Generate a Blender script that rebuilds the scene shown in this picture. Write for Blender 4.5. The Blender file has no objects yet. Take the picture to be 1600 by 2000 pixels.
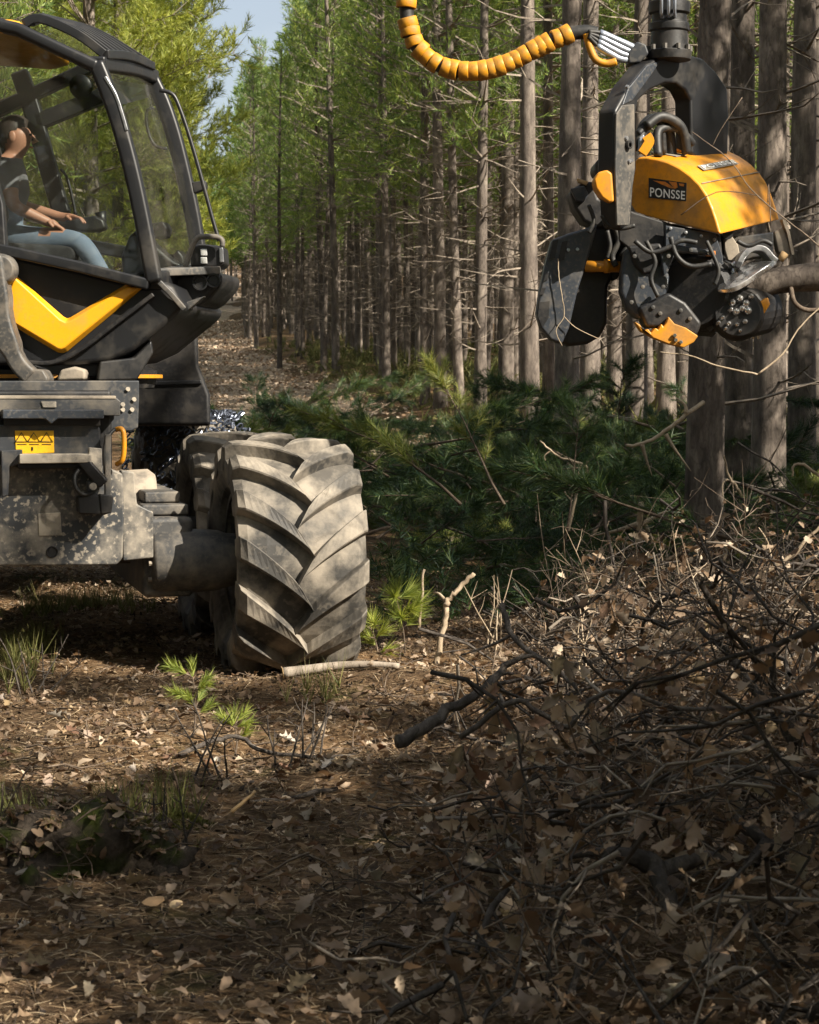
import bpy, bmesh, math
import numpy as np
from mathutils import Vector, Matrix, noise as mnoise

sc = bpy.context.scene
COL = sc.collection
rad = math.radians

# ---------------------------------------------------------------- camera, sky, sun, exposure
CAM_H = 1.65
FPX = 4200.0                       # focal length in pixels of the 1600 px wide photograph
PITCH = math.atan(260.0 / FPX)
cam_d = bpy.data.cameras.new('camera')
cam = bpy.data.objects.new('camera', cam_d)
COL.objects.link(cam)
cam.location = (0, 0, CAM_H)
cam.rotation_euler = (math.pi / 2 - PITCH, 0, 0)
cam_d.sensor_fit = 'HORIZONTAL'
cam_d.sensor_width = 36.0
cam_d.lens = 36.0 * FPX / 1600.0
cam_d.clip_start = 0.1
cam_d.clip_end = 3000
cam_d.dof.use_dof = True
cam_d.dof.focus_distance = 11.6
cam_d.dof.aperture_fstop = 13.0
sc.camera = cam

SUN_AZ = (0.82, -0.57)             # horizontal direction towards the sun
SUN_EL = rad(37)
world = bpy.data.worlds.new('World')
sc.world = world
world.use_nodes = True
wn = world.node_tree.nodes
wl = world.node_tree.links
wn.clear()
sky = wn.new('ShaderNodeTexSky')
sky.sky_type = 'NISHITA'
sky.sun_disc = False
sky.sun_elevation = SUN_EL
sky.sun_rotation = math.atan2(SUN_AZ[0], SUN_AZ[1])
sky.air_density = 1.0
sky.dust_density = 2.0
sky.ozone_density = 1.0
bgn = wn.new('ShaderNodeBackground')
bgn.inputs['Strength'].default_value = 0.05
wo = wn.new('ShaderNodeOutputWorld')
# thin bright cloud over the whole sky
tcw = wn.new('ShaderNodeTexCoord'); cl = wn.new('ShaderNodeTexNoise'); cl.inputs['Scale'].default_value = 2.6; cl.inputs['Detail'].default_value = 7
wl.new(tcw.outputs['Generated'], cl.inputs['Vector'])
cr_ = wn.new('ShaderNodeValToRGB'); cr_.color_ramp.elements[0].position = .44; cr_.color_ramp.elements[1].position = .66
cr_.color_ramp.elements[0].color = (.32, .32, .32, 1); cr_.color_ramp.elements[1].color = (.9, .9, .9, 1)
wl.new(cl.outputs['Fac'], cr_.inputs[0])
cm = wn.new('ShaderNodeMix'); cm.data_type = 'RGBA'; cm.inputs[7].default_value = (8.2, 8.4, 8.8, 1)
wl.new(cr_.outputs[0], cm.inputs[0]); wl.new(sky.outputs[0], cm.inputs[6]); wl.new(cm.outputs[2], bgn.inputs[0])
wl.new(bgn.outputs[0], wo.inputs[0])

sun_d = bpy.data.lights.new('sun', 'SUN')
sun_d.energy = 5.0
sun_d.angle = rad(0.5)
sun_d.color = (1.0, 0.91, 0.77)
sun = bpy.data.objects.new('sun', sun_d)
COL.objects.link(sun)
_h = math.hypot(*SUN_AZ)
SUN_DIR = Vector((SUN_AZ[0] / _h * math.cos(SUN_EL), SUN_AZ[1] / _h * math.cos(SUN_EL), math.sin(SUN_EL)))
sun.rotation_euler = SUN_DIR.to_track_quat('Z', 'Y').to_euler()
sun.location = SUN_DIR * 60

sc.view_settings.view_transform = 'Standard'
sc.view_settings.look = 'None'
sc.view_settings.exposure = 1.3
sc.view_settings.gamma = 1.0
sc.view_settings.use_curve_mapping = False
sc.render.engine = 'CYCLES'
sc.cycles.use_denoising = True
sc.cycles.max_bounces = 6
sc.cycles.diffuse_bounces = 3
sc.cycles.glossy_bounces = 3
sc.cycles.transmission_bounces = 4
sc.cycles.transparent_max_bounces = 12
sc.cycles.use_adaptive_sampling = True
sc.cycles.adaptive_threshold = 0.02

# ---------------------------------------------------------------- helpers: rays, planes
_f = Vector((0, math.cos(PITCH), -math.sin(PITCH)))
_u = Vector((0, math.sin(PITCH), math.cos(PITCH)))
_r = Vector((1, 0, 0))
CAMP = Vector((0, 0, CAM_H))

def ray(px, py):
    return _r * ((px - 800) / FPX) + _f + _u * ((1000 - py) / FPX)

def at(px, py, D):
    d = ray(px, py)
    return CAMP + d * (D / d.y)

def onplane(px, py, plane):
    p0, n = plane
    d = ray(px, py)
    return CAMP + d * ((p0 - CAMP).dot(n) / d.dot(n))

def PD(D):
    return (Vector((0, D, 0)), Vector((0, -1, 0)))

# machine frame: r to the photo's right along the axle, f forward (towards the camera), z up
YAW = rad(13.7)
RV = Vector((math.cos(YAW), math.sin(YAW), 0))
FV = Vector((math.sin(YAW), -math.cos(YAW), 0))
ZV = Vector((0, 0, 1))
W1 = Vector((-0.70, 12.0, -0.01))
def V(r, f, z):
    return W1 + RV * r + FV * f + ZV * z
def PF(f):
    return (V(0, f, 0), FV)

RNG = np.random.default_rng(11)

# ---------------------------------------------------------------- helpers: meshes and objects
class MB:
    def __init__(s):
        s.v = []; s.f = []
    def add(s, vs, fs):
        o = len(s.v)
        s.v.extend([tuple(p) for p in vs])
        s.f.extend([tuple(i + o for i in f) for f in fs])
        return s
    def tube(s, pts, r, sides=8, caps=True, rect=None, up=None, flat=None):
        pts = [Vector(p) for p in pts]
        n = len(pts)
        rs = list(r) if hasattr(r, '__len__') else [r] * n
        t0 = (pts[1] - pts[0]).normalized()
        u = Vector(up) if up is not None else (Vector((0, 0, 1)) if abs(t0.z) < .9 else Vector((1, 0, 0)))
        vs = []; fs = []
        for i in range(n):
            if i == 0: t = pts[1] - pts[0]
            elif i == n - 1: t = pts[-1] - pts[-2]
            else: t = (pts[i + 1] - pts[i]).normalized() + (pts[i] - pts[i - 1]).normalized()
            t.normalize()
            u = (u - t * u.dot(t)).normalized()
            w = t.cross(u)
            if rect:
                a, b = rect[0] / 2 * rs[i], rect[1] / 2 * rs[i]
                for (x, y) in ((-a, -b), (a, -b), (a, b), (-a, b)):
                    vs.append(pts[i] + w * x + u * y)
            else:
                for k in range(sides):
                    an = 2 * math.pi * k / sides
                    vs.append(pts[i] + (w * math.cos(an) + u * math.sin(an) * (flat or 1)) * rs[i])
        m = 4 if rect else sides
        for i in range(n - 1):
            for k in range(m):
                a = i * m + k; b = i * m + (k + 1) % m
                fs.append((a, b, b + m, a + m))
        if caps:
            fs.append(tuple(range(m))[::-1]); fs.append(tuple((n - 1) * m + k for k in range(m)))
        return s.add(vs, fs)
    def prism(s, poly, vec):
        n = len(poly); vec = Vector(vec)
        vs = [Vector(p) for p in poly] + [Vector(p) + vec for p in poly]
        fs = [tuple(range(n)), tuple(range(2 * n - 1, n - 1, -1))]
        for i in range(n):
            j = (i + 1) % n
            fs.append((i, i + n, j + n, j))
        return s.add(vs, fs)
    def box(s, c, ax, half):
        c = Vector(c); vs = []
        for i in (-1, 1):
            for j in (-1, 1):
                for k in (-1, 1):
                    vs.append(c + ax[0] * (half[0] * i) + ax[1] * (half[1] * j) + ax[2] * (half[2] * k))
        return s.add(vs, [(0, 1, 3, 2), (4, 6, 7, 5), (0, 4, 5, 1), (2, 3, 7, 6), (0, 2, 6, 4), (1, 5, 7, 3)])
    def vbox(s, r0, r1, f0, f1, z0, z1):
        return s.box(V((r0 + r1) / 2, (f0 + f1) / 2, (z0 + z1) / 2), (RV, FV, ZV), (abs(r1 - r0) / 2, abs(f1 - f0) / 2, abs(z1 - z0) / 2))
    def lathe(s, prof, c, axis, seg=32, ref=None):
        axis = Vector(axis).normalized()
        u = Vector(ref) if ref is not None else (ZV if abs(axis.z) < .9 else RV)
        u = (u - axis * u.dot(axis)).normalized(); w = axis.cross(u)
        c = Vector(c); vs = []; fs = []; m = len(prof)
        for k in range(seg):
            a = 2 * math.pi * k / seg
            d = u * math.cos(a) + w * math.sin(a)
            for (x, r) in prof:
                vs.append(c + axis * x + d * r)
        for k in range(seg):
            k2 = (k + 1) % seg
            for i in range(m - 1):
                fs.append((k * m + i, k * m + i + 1, k2 * m + i + 1, k2 * m + i))
        return s.add(vs, fs)

def mesh_np(name, v, f):
    v = np.asarray(v, np.float32); f = np.asarray(f, np.int32)
    me = bpy.data.meshes.new(name)
    n, k = f.shape
    me.vertices.add(len(v)); me.vertices.foreach_set('co', v.ravel())
    me.loops.add(n * k); me.loops.foreach_set('vertex_index', f.ravel())
    me.polygons.add(n)
    me.polygons.foreach_set('loop_start', np.arange(0, n * k, k, dtype=np.int32))
    me.update(calc_edges=True)
    return me

def mesh_mb(name, mb, smooth=False, fix=True):
    me = bpy.data.meshes.new(name)
    me.from_pydata(mb.v, [], mb.f)
    if fix:
        bm = bmesh.new(); bm.from_mesh(me)
        bmesh.ops.recalc_face_normals(bm, faces=bm.faces)
        bm.to_mesh(me); bm.free()
    if smooth:
        me.polygons.foreach_set('use_smooth', [True] * len(me.polygons))
    me.update()
    return me

def link(o, parent=None):
    COL.objects.link(o)
    if parent is not None:
        o.parent = parent
        o.matrix_parent_inverse = WM[parent.name].inverted() if parent.name in WM else Matrix()
    return o
WM = {}

def obj(name, data, mat=None, parent=None, smooth=False, bevel=0, segs=2, fix=True, angle=35):
    me = mesh_mb(name, data, smooth, fix) if isinstance(data, MB) else data
    o = bpy.data.objects.new(name, me)
    if mat is not None and not me.materials:
        me.materials.append(mat)
    link(o, parent)
    if bevel:
        b = o.modifiers.new('bevel', 'BEVEL'); b.width = bevel; b.segments = segs
        b.limit_method = 'ANGLE'; b.angle_limit = rad(angle)
        me.polygons.foreach_set('use_smooth', [True] * len(me.polygons))
        w = o.modifiers.new('wn', 'WEIGHTED_NORMAL'); w.keep_sharp = True
    return o

def tag(o, label=None, cat=None, group=None, kind=None):
    if label: o['label'] = label
    if cat: o['category'] = cat
    if group: o['group'] = group
    if kind: o['kind'] = kind
    return o

def thing(name, label, cat, loc=(0, 0, 0), group=None):
    o = bpy.data.objects.new(name, None)
    COL.objects.link(o)
    o.location = loc; o.empty_display_size = .2
    WM[o.name] = Matrix.Translation(Vector(loc))
    return tag(o, label, cat, group)

def copy_tree(root, loc=None, rotz=None, scale=None, label=None, group=None):
    r = root.copy(); COL.objects.link(r)
    if loc is not None: r.location = loc
    if rotz is not None: r.rotation_euler = rotz if hasattr(rotz, '__len__') else (0, 0, rotz)
    if scale is not None: r.scale = scale if hasattr(scale, '__len__') else (scale,) * 3
    if label: r['label'] = label
    if group: r['group'] = group
    for ch in list(root.children):
        c = ch.copy(); COL.objects.link(c); c.parent = r
        for g in list(ch.children):
            d = g.copy(); COL.objects.link(d); d.parent = c
    return r

def slab(name, pts, plane, vec, mat, parent=None, bevel=.008, smooth=False, segs=2):
    poly = [onplane(x, y, plane) for (x, y) in pts]
    mb = MB().prism(poly, vec)
    return obj(name, mb, mat, parent, bevel=bevel, segs=segs)

def pxs(pts, D):
    return [at(p[0], p[1], p[2] if len(p) > 2 else D) for p in pts]

def smooth_path(pts, n=6):
    pts = [Vector(p) for p in pts]; out = []
    for i in range(len(pts) - 1):
        p0 = pts[max(i - 1, 0)]; p1 = pts[i]; p2 = pts[i + 1]; p3 = pts[min(i + 2, len(pts) - 1)]
        for k in range(n):
            t = k / n
            out.append(.5 * ((2 * p1) + (p2 - p0) * t + (2 * p0 - 5 * p1 + 4 * p2 - p3) * t * t + (3 * p1 - p0 - 3 * p2 + p3) * t ** 3))
    out.append(pts[-1])
    return out

# ---------------------------------------------------------------- materials
def newmat(name):
    m = bpy.data.materials.new(name); m.use_nodes = True
    nt = m.node_tree; nt.nodes.clear()
    return m, nt.nodes, nt.links

def N(nodes, t, **kw):
    n = nodes.new(t)
    for k, v in kw.items(): setattr(n, k, v)
    return n

def ramp(nodes, stops, interp='LINEAR'):
    r = nodes.new('ShaderNodeValToRGB'); cr = r.color_ramp; cr.interpolation = interp
    while len(cr.elements) < len(stops): cr.elements.new(.5)
    for e, (p, c) in zip(cr.elements, stops):
        e.position = p; e.color = (c[0], c[1], c[2], 1) if hasattr(c, '__len__') else (c, c, c, 1)
    return r

def worn(name, base, dirt=(.25, .2, .14), amount=.35, rough=.45, metal=0.0, scale=6, bump=.15, speck=0.0, coat=0.0, rdirt=.9, updust=0.0):
    """paint or metal with dust and dirt patches of their own shape"""
    m, n, l = newmat(name)
    out = N(n, 'ShaderNodeOutputMaterial'); p = N(n, 'ShaderNodeBsdfPrincipled')
    tc = N(n, 'ShaderNodeTexCoord')
    nz = N(n, 'ShaderNodeTexNoise'); nz.inputs['Scale'].default_value = scale; nz.inputs['Detail'].default_value = 8; nz.inputs['Roughness'].default_value = .65
    l.new(tc.outputs['Object'], nz.inputs['Vector'])
    c0 = .62 - amount * .5
    rp = ramp(n, [(max(c0, 0), 0.0), (min(c0 + .22, 1), 1.0)])
    l.new(nz.outputs['Fac'], rp.inputs[0])
    fac = rp.outputs[0]
    sc_ = N(n, 'ShaderNodeMath', operation='MULTIPLY'); sc_.inputs[1].default_value = min(1, .35 + amount)
    l.new(fac, sc_.inputs[0]); fac = sc_.outputs[0]
    if speck:
        n2 = N(n, 'ShaderNodeTexNoise'); n2.inputs['Scale'].default_value = scale * 8; n2.inputs['Detail'].default_value = 5
        l.new(tc.outputs['Object'], n2.inputs['Vector'])
        r2 = ramp(n, [(.54, 0.0), (.62, speck)])
        l.new(n2.outputs['Fac'], r2.inputs[0])
        mx = N(n, 'ShaderNodeMath', operation='MAXIMUM'); l.new(fac, mx.inputs[0]); l.new(r2.outputs[0], mx.inputs[1]); fac = mx.outputs[0]
    if updust:
        ge = N(n, 'ShaderNodeNewGeometry'); sx = N(n, 'ShaderNodeSeparateXYZ'); l.new(ge.outputs['Normal'], sx.inputs[0])
        ru = ramp(n, [(.35, 0.0), (.9, updust)]); l.new(sx.outputs['Z'], ru.inputs[0])
        mu = N(n, 'ShaderNodeMath', operation='MULTIPLY'); l.new(ru.outputs[0], mu.inputs[0]); l.new(nz.outputs['Fac'], mu.inputs[1])
        mx2 = N(n, 'ShaderNodeMath', operation='MAXIMUM'); l.new(fac, mx2.inputs[0]); l.new(mu.outputs[0], mx2.inputs[1]); fac = mx2.outputs[0]
    mix = N(n, 'ShaderNodeMix', data_type='RGBA')
    mix.inputs[6].default_value = (*base, 1); mix.inputs[7].default_value = (*dirt, 1)
    l.new(fac, mix.inputs[0]); l.new(mix.outputs[2], p.inputs['Base Color'])
    rr = N(n, 'ShaderNodeMapRange'); rr.inputs[3].default_value = rough; rr.inputs[4].default_value = rdirt
    l.new(fac, rr.inputs[0]); l.new(rr.outputs[0], p.inputs['Roughness'])
    if metal:
        mm = N(n, 'ShaderNodeMapRange'); mm.inputs[3].default_value = metal; mm.inputs[4].default_value = 0
        l.new(fac, mm.inputs[0]); l.new(mm.outputs[0], p.inputs['Metallic'])
    if coat: p.inputs['Coat Weight'].default_value = coat
    b = N(n, 'ShaderNodeBump'); b.inputs['Strength'].default_value = bump; b.inputs['Distance'].default_value = .01
    l.new(nz.outputs['Fac'], b.inputs['Height']); l.new(b.outputs[0], p.inputs['Normal'])
    l.new(p.outputs[0], out.inputs[0])
    return m

def leafmat(name, cols, trans=.35, rough=.55, objvar=0.0, tcol=None):
    """thin leaves or needles: colour differs from piece to piece"""
    m, n, l = newmat(name)
    out = N(n, 'ShaderNodeOutputMaterial'); p = N(n, 'ShaderNodeBsdfPrincipled'); t = N(n, 'ShaderNodeBsdfTranslucent')
    g = N(n, 'ShaderNodeNewGeometry')
    k = len(cols)
    rp = ramp(n, [(i / max(k - 1, 1), c) for i, c in enumerate(cols)])
    src = g.outputs['Random Per Island']
    l.new(src, rp.inputs[0])
    col = rp.outputs[0]
    if objvar:
        oi = N(n, 'ShaderNodeObjectInfo'); hs = N(n, 'ShaderNodeHueSaturation')
        mr = N(n, 'ShaderNodeMapRange'); mr.inputs[3].default_value = 1 - objvar; mr.inputs[4].default_value = 1 + objvar
        l.new(oi.outputs['Random'], mr.inputs[0]); l.new(mr.outputs[0], hs.inputs['Value'])
        mh = N(n, 'ShaderNodeMapRange'); mh.inputs[3].default_value = .5 + objvar * .06; mh.inputs[4].default_value = .5 - objvar * .06
        l.new(oi.outputs['Random'], mh.inputs[0]); l.new(mh.outputs[0], hs.inputs['Hue'])
        l.new(col, hs.inputs['Color']); col = hs.outputs[0]
    l.new(col, p.inputs['Base Color']); p.inputs['Roughness'].default_value = rough
    p.inputs['Specular IOR Level'].default_value = .35
    if tcol:
        mm = N(n, 'ShaderNodeMix', data_type='RGBA', blend_type='MULTIPLY'); mm.inputs[0].default_value = 1
        mm.inputs[7].default_value = (*tcol, 1); l.new(col, mm.inputs[6]); l.new(mm.outputs[2], t.inputs[0])
    else:
        l.new(col, t.inputs[0])
    ms = N(n, 'ShaderNodeMixShader'); ms.inputs[0].default_value = trans
    l.new(p.outputs[0], ms.inputs[1]); l.new(t.outputs[0], ms.inputs[2]); l.new(ms.outputs[0], out.inputs[0])
    return m

def barkmat(name, c0, c1, c2, scale=14, stretch=.12, bump=.9, moss=None, objvar=.25):
    m, n, l = newmat(name)
    out = N(n, 'ShaderNodeOutputMaterial'); p = N(n, 'ShaderNodeBsdfPrincipled')
    tc = N(n, 'ShaderNodeTexCoord'); mp = N(n, 'ShaderNodeMapping'); mp.inputs['Scale'].default_value = (1, 1, stretch)
    l.new(tc.outputs['Object'], mp.inputs[0])
    oi = N(n, 'ShaderNodeObjectInfo')
    va = N(n, 'ShaderNodeVectorMath', operation='ADD')
    l.new(mp.outputs[0], va.inputs[0]); l.new(oi.outputs['Random'], va.inputs[1])
    vo = N(n, 'ShaderNodeTexVoronoi'); vo.inputs['Scale'].default_value = scale * 3.0; vo.feature = 'DISTANCE_TO_EDGE'
    nz = N(n, 'ShaderNodeTexNoise'); nz.inputs['Scale'].default_value = scale; nz.inputs['Detail'].default_value = 8; nz.inputs['Roughness'].default_value = .7
    l.new(va.outputs[0], nz.inputs['Vector'])
    dv = N(n, 'ShaderNodeMix', data_type='VECTOR'); dv.inputs[0].default_value = .12
    l.new(va.outputs[0], dv.inputs[4]); l.new(nz.outputs['Color'], dv.inputs[5]); l.new(dv.outputs[1], vo.inputs['Vector'])
    rp = ramp(n, [(.3, c0), (.5, c1), (.72, c2)])
    l.new(nz.outputs['Fac'], rp.inputs[0])
    rv = ramp(n, [(0, .80), (.05, 1.0)]); l.new(vo.outputs['Distance'], rv.inputs[0])
    mu = N(n, 'ShaderNodeMix', data_type='RGBA', blend_type='MULTIPLY'); mu.inputs[0].default_value = 1
    l.new(rp.outputs[0], mu.inputs[6]); l.new(rv.outputs[0], mu.inputs[7])
    hs = N(n, 'ShaderNodeHueSaturation')
    mr = N(n, 'ShaderNodeMapRange'); mr.inputs[3].default_value = 1 - objvar; mr.inputs[4].default_value = 1 + objvar
    l.new(oi.outputs['Random'], mr.inputs[0]); l.new(mr.outputs[0], hs.inputs['Value']); l.new(mu.outputs[2], hs.inputs['Color'])
    col = hs.outputs[0]
    if moss:
        n3 = N(n, 'ShaderNodeTexNoise'); n3.inputs['Scale'].default_value = 5; n3.inputs['Detail'].default_value = 6
        l.new(tc.outputs['Object'], n3.inputs['Vector'])
        r3 = ramp(n, [(.5, 0.0), (.6, 1.0)]); l.new(n3.outputs['Fac'], r3.inputs[0])
        m3 = N(n, 'ShaderNodeMix', data_type='RGBA'); m3.inputs[7].default_value = (*moss, 1)
        l.new(r3.outputs[0], m3.inputs[0]); l.new(col, m3.inputs[6]); col = m3.outputs[2]
    l.new(col, p.inputs['Base Color']); p.inputs['Roughness'].default_value = .9
    p.inputs['Specular IOR Level'].default_value = .2
    ad = N(n, 'ShaderNodeMath', operation='ADD'); l.new(nz.outputs['Fac'], ad.inputs[0]); l.new(rv.outputs[0], ad.inputs[1])
    b = N(n, 'ShaderNodeBump'); b.inputs['Strength'].default_value = bump; b.inputs['Distance'].default_value = .012
    l.new(ad.outputs[0], b.inputs['Height']); l.new(b.outputs[0], p.inputs['Normal'])
    l.new(p.outputs[0], out.inputs[0])
    return m

def glassmat(name, tint=(.86, .88, .87), dust=.05):
    m, n, l = newmat(name)
    out = N(n, 'ShaderNodeOutputMaterial'); t = N(n, 'ShaderNodeBsdfTransparent'); g = N(n, 'ShaderNodeBsdfGlossy'); d = N(n, 'ShaderNodeBsdfDiffuse')
    t.inputs[0].default_value = (*tint, 1); g.inputs['Roughness'].default_value = .02; d.inputs[0].default_value = (.5, .46, .38, 1)
    fr = N(n, 'ShaderNodeFresnel'); fr.inputs[0].default_value = 1.5
    mr = N(n, 'ShaderNodeMapRange'); mr.inputs[1].default_value = .04; mr.inputs[2].default_value = .8; mr.inputs[3].default_value = .035; mr.inputs[4].default_value = .22
    l.new(fr.outputs[0], mr.inputs[0])
    a = N(n, 'ShaderNodeMixShader'); l.new(mr.outputs[0], a.inputs[0]); l.new(t.outputs[0], a.inputs[1]); l.new(g.outputs[0], a.inputs[2])
    b = N(n, 'ShaderNodeMixShader')
    tc = N(n, 'ShaderNodeTexCoord'); nz = N(n, 'ShaderNodeTexNoise'); nz.inputs['Scale'].default_value = 3; nz.inputs['Detail'].default_value = 6
    l.new(tc.outputs['Object'], nz.inputs['Vector'])
    rp = ramp(n, [(.35, dust * .4), (.7, dust * 1.8)]); l.new(nz.outputs['Fac'], rp.inputs[0]); l.new(rp.outputs[0], b.inputs[0])
    l.new(a.outputs[0], b.inputs[1]); l.new(d.outputs[0], b.inputs[2]); l.new(b.outputs[0], out.inputs[0])
    return m

M = {}
M['yellow'] = worn('yellow_paint', (.62, .25, .008), (.20, .11, .035), .34, .40, scale=6, bump=.08, speck=.25, coat=.2)
M['yellow_cab'] = worn('cab_yellow_paint', (.74, .34, .010), (.36, .21, .06), .24, .36, scale=5, bump=.05, speck=.15, coat=.25)
M['black'] = worn('black_paint', (.009, .0095, .011), (.055, .047, .036), .22, .42, scale=5, bump=.06)
M['blackdull'] = worn('black_dull', (.007, .007, .008), (.05, .042, .033), .28, .5, scale=7, bump=.3, speck=.2)
M['darkgrey'] = worn('dark_grey_steel', (.03, .033, .038), (.17, .145, .11), .3, .45, scale=5, bump=.1, speck=.2)
M['bluegrey'] = worn('blue_grey_steel', (.034, .040, .050), (.13, .11, .085), .26, .40, metal=.1, scale=7, bump=.25, speck=.3)
M['greyarm'] = worn('grey_arm_paint', (.05, .05, .049), (.19, .16, .125), .35, .45, scale=7, bump=.15, speck=.35)
M['dusty'] = worn('dust_speckled_steel', (.03, .033, .037), (.36, .315, .25), .40, .5, scale=4.5, bump=.2, speck=.7)
M['dustbar'] = worn('dusty_step', (.07, .07, .07), (.40, .35, .28), .6, .6, scale=9, bump=.2, speck=.6, updust=.8)
M['axle'] = worn('muddy_axle', (.09, .08, .068), (.30, .255, .20), .6, .7, scale=6, bump=.4, speck=.3)
M['axledark'] = worn('dark_muddy_axle', (.045, .045, .045), (.22, .19, .15), .38, .6, scale=6, bump=.4, speck=.3)
M['rubber'] = worn('muddy_rubber', (.034, .032, .029), (.34, .295, .235), .42, .65, scale=3.2, bump=.8, speck=.18, updust=.35)
M['chrome'] = worn('bare_metal', (.62, .62, .62), (.2, .17, .13), .25, .22, metal=.95, scale=12, bump=.15)
M['steel'] = worn('scraped_steel', (.36, .37, .39), (.13, .11, .09), .35, .3, metal=.85, scale=9, bump=.25)
M['chain'] = worn('blue_black_chain', (.15, .17, .22), (.04, .04, .05), .3, .28, metal=.9, scale=20, bump=.2)
M['fitting'] = worn('hose_fitting', (.42, .47, .55), (.10, .11, .13), .3, .3, metal=.7, scale=20, bump=.1)
M['hose'] = worn('hose_rubber', (.014, .014, .014), (.08, .07, .055), .25, .55, scale=14, bump=.15)
M['hoseyellow'] = worn('yellow_hose_guard', (.60, .26, .008), (.13, .08, .025), .42, .42, scale=9, bump=.25, speck=.35)
M['sticker'] = worn('yellow_sticker', (.85, .47, .01), (.40, .25, .06), .2, .45, scale=14, bump=.03, speck=.2)
M['stickblack'] = worn('printed_black', (.012, .012, .012), (.10, .08, .05), .15, .5, scale=20, bump=.02)
M['stickwhite'] = worn('printed_white', (.75, .75, .73), (.4, .33, .24), .2, .5, scale=20, bump=.02)
M['stickgrey'] = worn('printed_grey', (.20, .19, .17), (.35, .27, .14), .3, .5, scale=20, bump=.02)
M['stickorange'] = worn('printed_orange', (.55, .17, .015), (.2, .1, .03), .4, .5, scale=24, bump=.02)
M['glass'] = glassmat('cab_glass', dust=.012)
M['lamp'] = worn('lamp_lens', (.8, .8, .78), (.4, .35, .3), .1, .15, metal=.6, scale=9, bump=.02)
M['seat'] = worn('seat_fabric', (.02, .02, .022), (.05, .045, .04), .2, .85, scale=12, bump=.2)
M['skin'] = worn('skin', (.36, .18, .115), (.28, .13, .08), .2, .5, scale=14, bump=.03, rdirt=.5)
M['shirt'] = worn('grey_shirt', (.13, .13, .14), (.09, .09, .10), .3, .9, scale=14, bump=.2)
M['jeans'] = worn('pale_jeans', (.12, .16, .22), (.18, .21, .25), .3, .9, scale=20, bump=.2)  # shirt and jeans darkened to stand for the shade inside the cab
M['hair'] = worn('dark_hair', (.03, .02, .015), (.05, .035, .02), .2, .6, scale=30, bump=.4)
M['shoe'] = worn('boot', (.03, .025, .02), (.1, .08, .06), .3, .7, scale=12, bump=.2)
M['bark'] = barkmat('pine_bark', (.055, .046, .039), (.14, .116, .098), (.30, .255, .21), scale=9, stretch=.3)
M['deadwood'] = barkmat('dead_branch_bark', (.13, .105, .082), (.24, .20, .16), (.36, .31, .25), scale=16, stretch=.5, bump=.4)
M['twig'] = barkmat('dry_twig', (.07, .052, .038), (.14, .105, .078), (.25, .20, .15), scale=18, stretch=.5, bump=.5)
M['paletwig'] = barkmat('pale_dry_twig', (.24, .18, .12), (.38, .30, .21), (.52, .43, .32), scale=18, stretch=.5, bump=.4)
M['oakbark'] = barkmat('oak_branch_bark', (.035, .030, .026), (.085, .072, .062), (.17, .145, .125), scale=16, stretch=.4, bump=.8)
M['stump'] = barkmat('mossy_stump_bark', (.03, .025, .02), (.07, .055, .042), (.12, .095, .075), scale=26, stretch=.8, bump=1, moss=(.05, .062, .012))
M['cutwood'] = worn('cut_wood', (.50, .34, .17), (.28, .15, .06), .35, .85, scale=18, bump=.3)
M['cutgrey'] = worn('weathered_cut_wood', (.25, .215, .175), (.18, .15, .12), .4, .9, scale=18, bump=.3)
M['needles'] = leafmat('pine_needles', [(.075, .14, .042), (.14, .22, .062), (.23, .31, .085), (.34, .40, .12)], .48, .5, objvar=.3, tcol=(1.25, 1.2, .7))
M['needles_edge'] = leafmat('sunny_pine_needles', [(.13, .185, .04), (.23, .29, .06), (.34, .39, .09), (.46, .49, .15)], .48, .5, objvar=.15, tcol=(1.25, 1.15, .65))  # lighter copy of the pine needles, sunlight put into the colour
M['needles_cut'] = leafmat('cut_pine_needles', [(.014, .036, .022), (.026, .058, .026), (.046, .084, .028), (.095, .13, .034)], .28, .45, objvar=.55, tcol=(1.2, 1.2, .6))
M['oakleaf'] = leafmat('dry_oak_leaf', [(.06, .037, .022), (.14, .09, .055), (.23, .158, .10), (.35, .26, .18), (.48, .39, .29)], .3, .7, tcol=(1.1, .9, .7))
M['litter'] = leafmat('forest_litter', [(.055, .035, .021), (.13, .085, .048), (.20, .135, .075), (.29, .205, .12), (.40, .31, .20)], .15, .85)
M['grass'] = leafmat('grass_blade', [(.07, .085, .02), (.14, .15, .04), (.26, .23, .09), (.10, .13, .035)], .35, .6)
M['moss'] = leafmat('moss', [(.06, .065, .014), (.10, .10, .022), (.15, .14, .035)], .25, .8)
M['chip'] = leafmat('wood_chip', [(.36, .22, .10), (.45, .33, .19), (.28, .15, .07)], .05, .8)
M['track_leaf'] = leafmat('sunlit_track_leaf', [(.22, .14, .085), (.42, .30, .20), (.58, .45, .33), (.66, .54, .42)], .15, .85)  # leaf colour raised to stand for sun on the track
M['bits'] = leafmat('dark_bark_bits', [(.018, .013, .010), (.04, .028, .02), (.075, .052, .035), (.12, .085, .06)], .0, .9)
M['needles_sunlit'] = leafmat('sunlit_cut_needles', [(.05, .085, .02), (.10, .14, .03), (.17, .20, .045), (.24, .24, .07)], .35, .45, objvar=.4, tcol=(1.2, 1.15, .6))  # brighter cut needles: sunlit patches of the heap put into the colour
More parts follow.
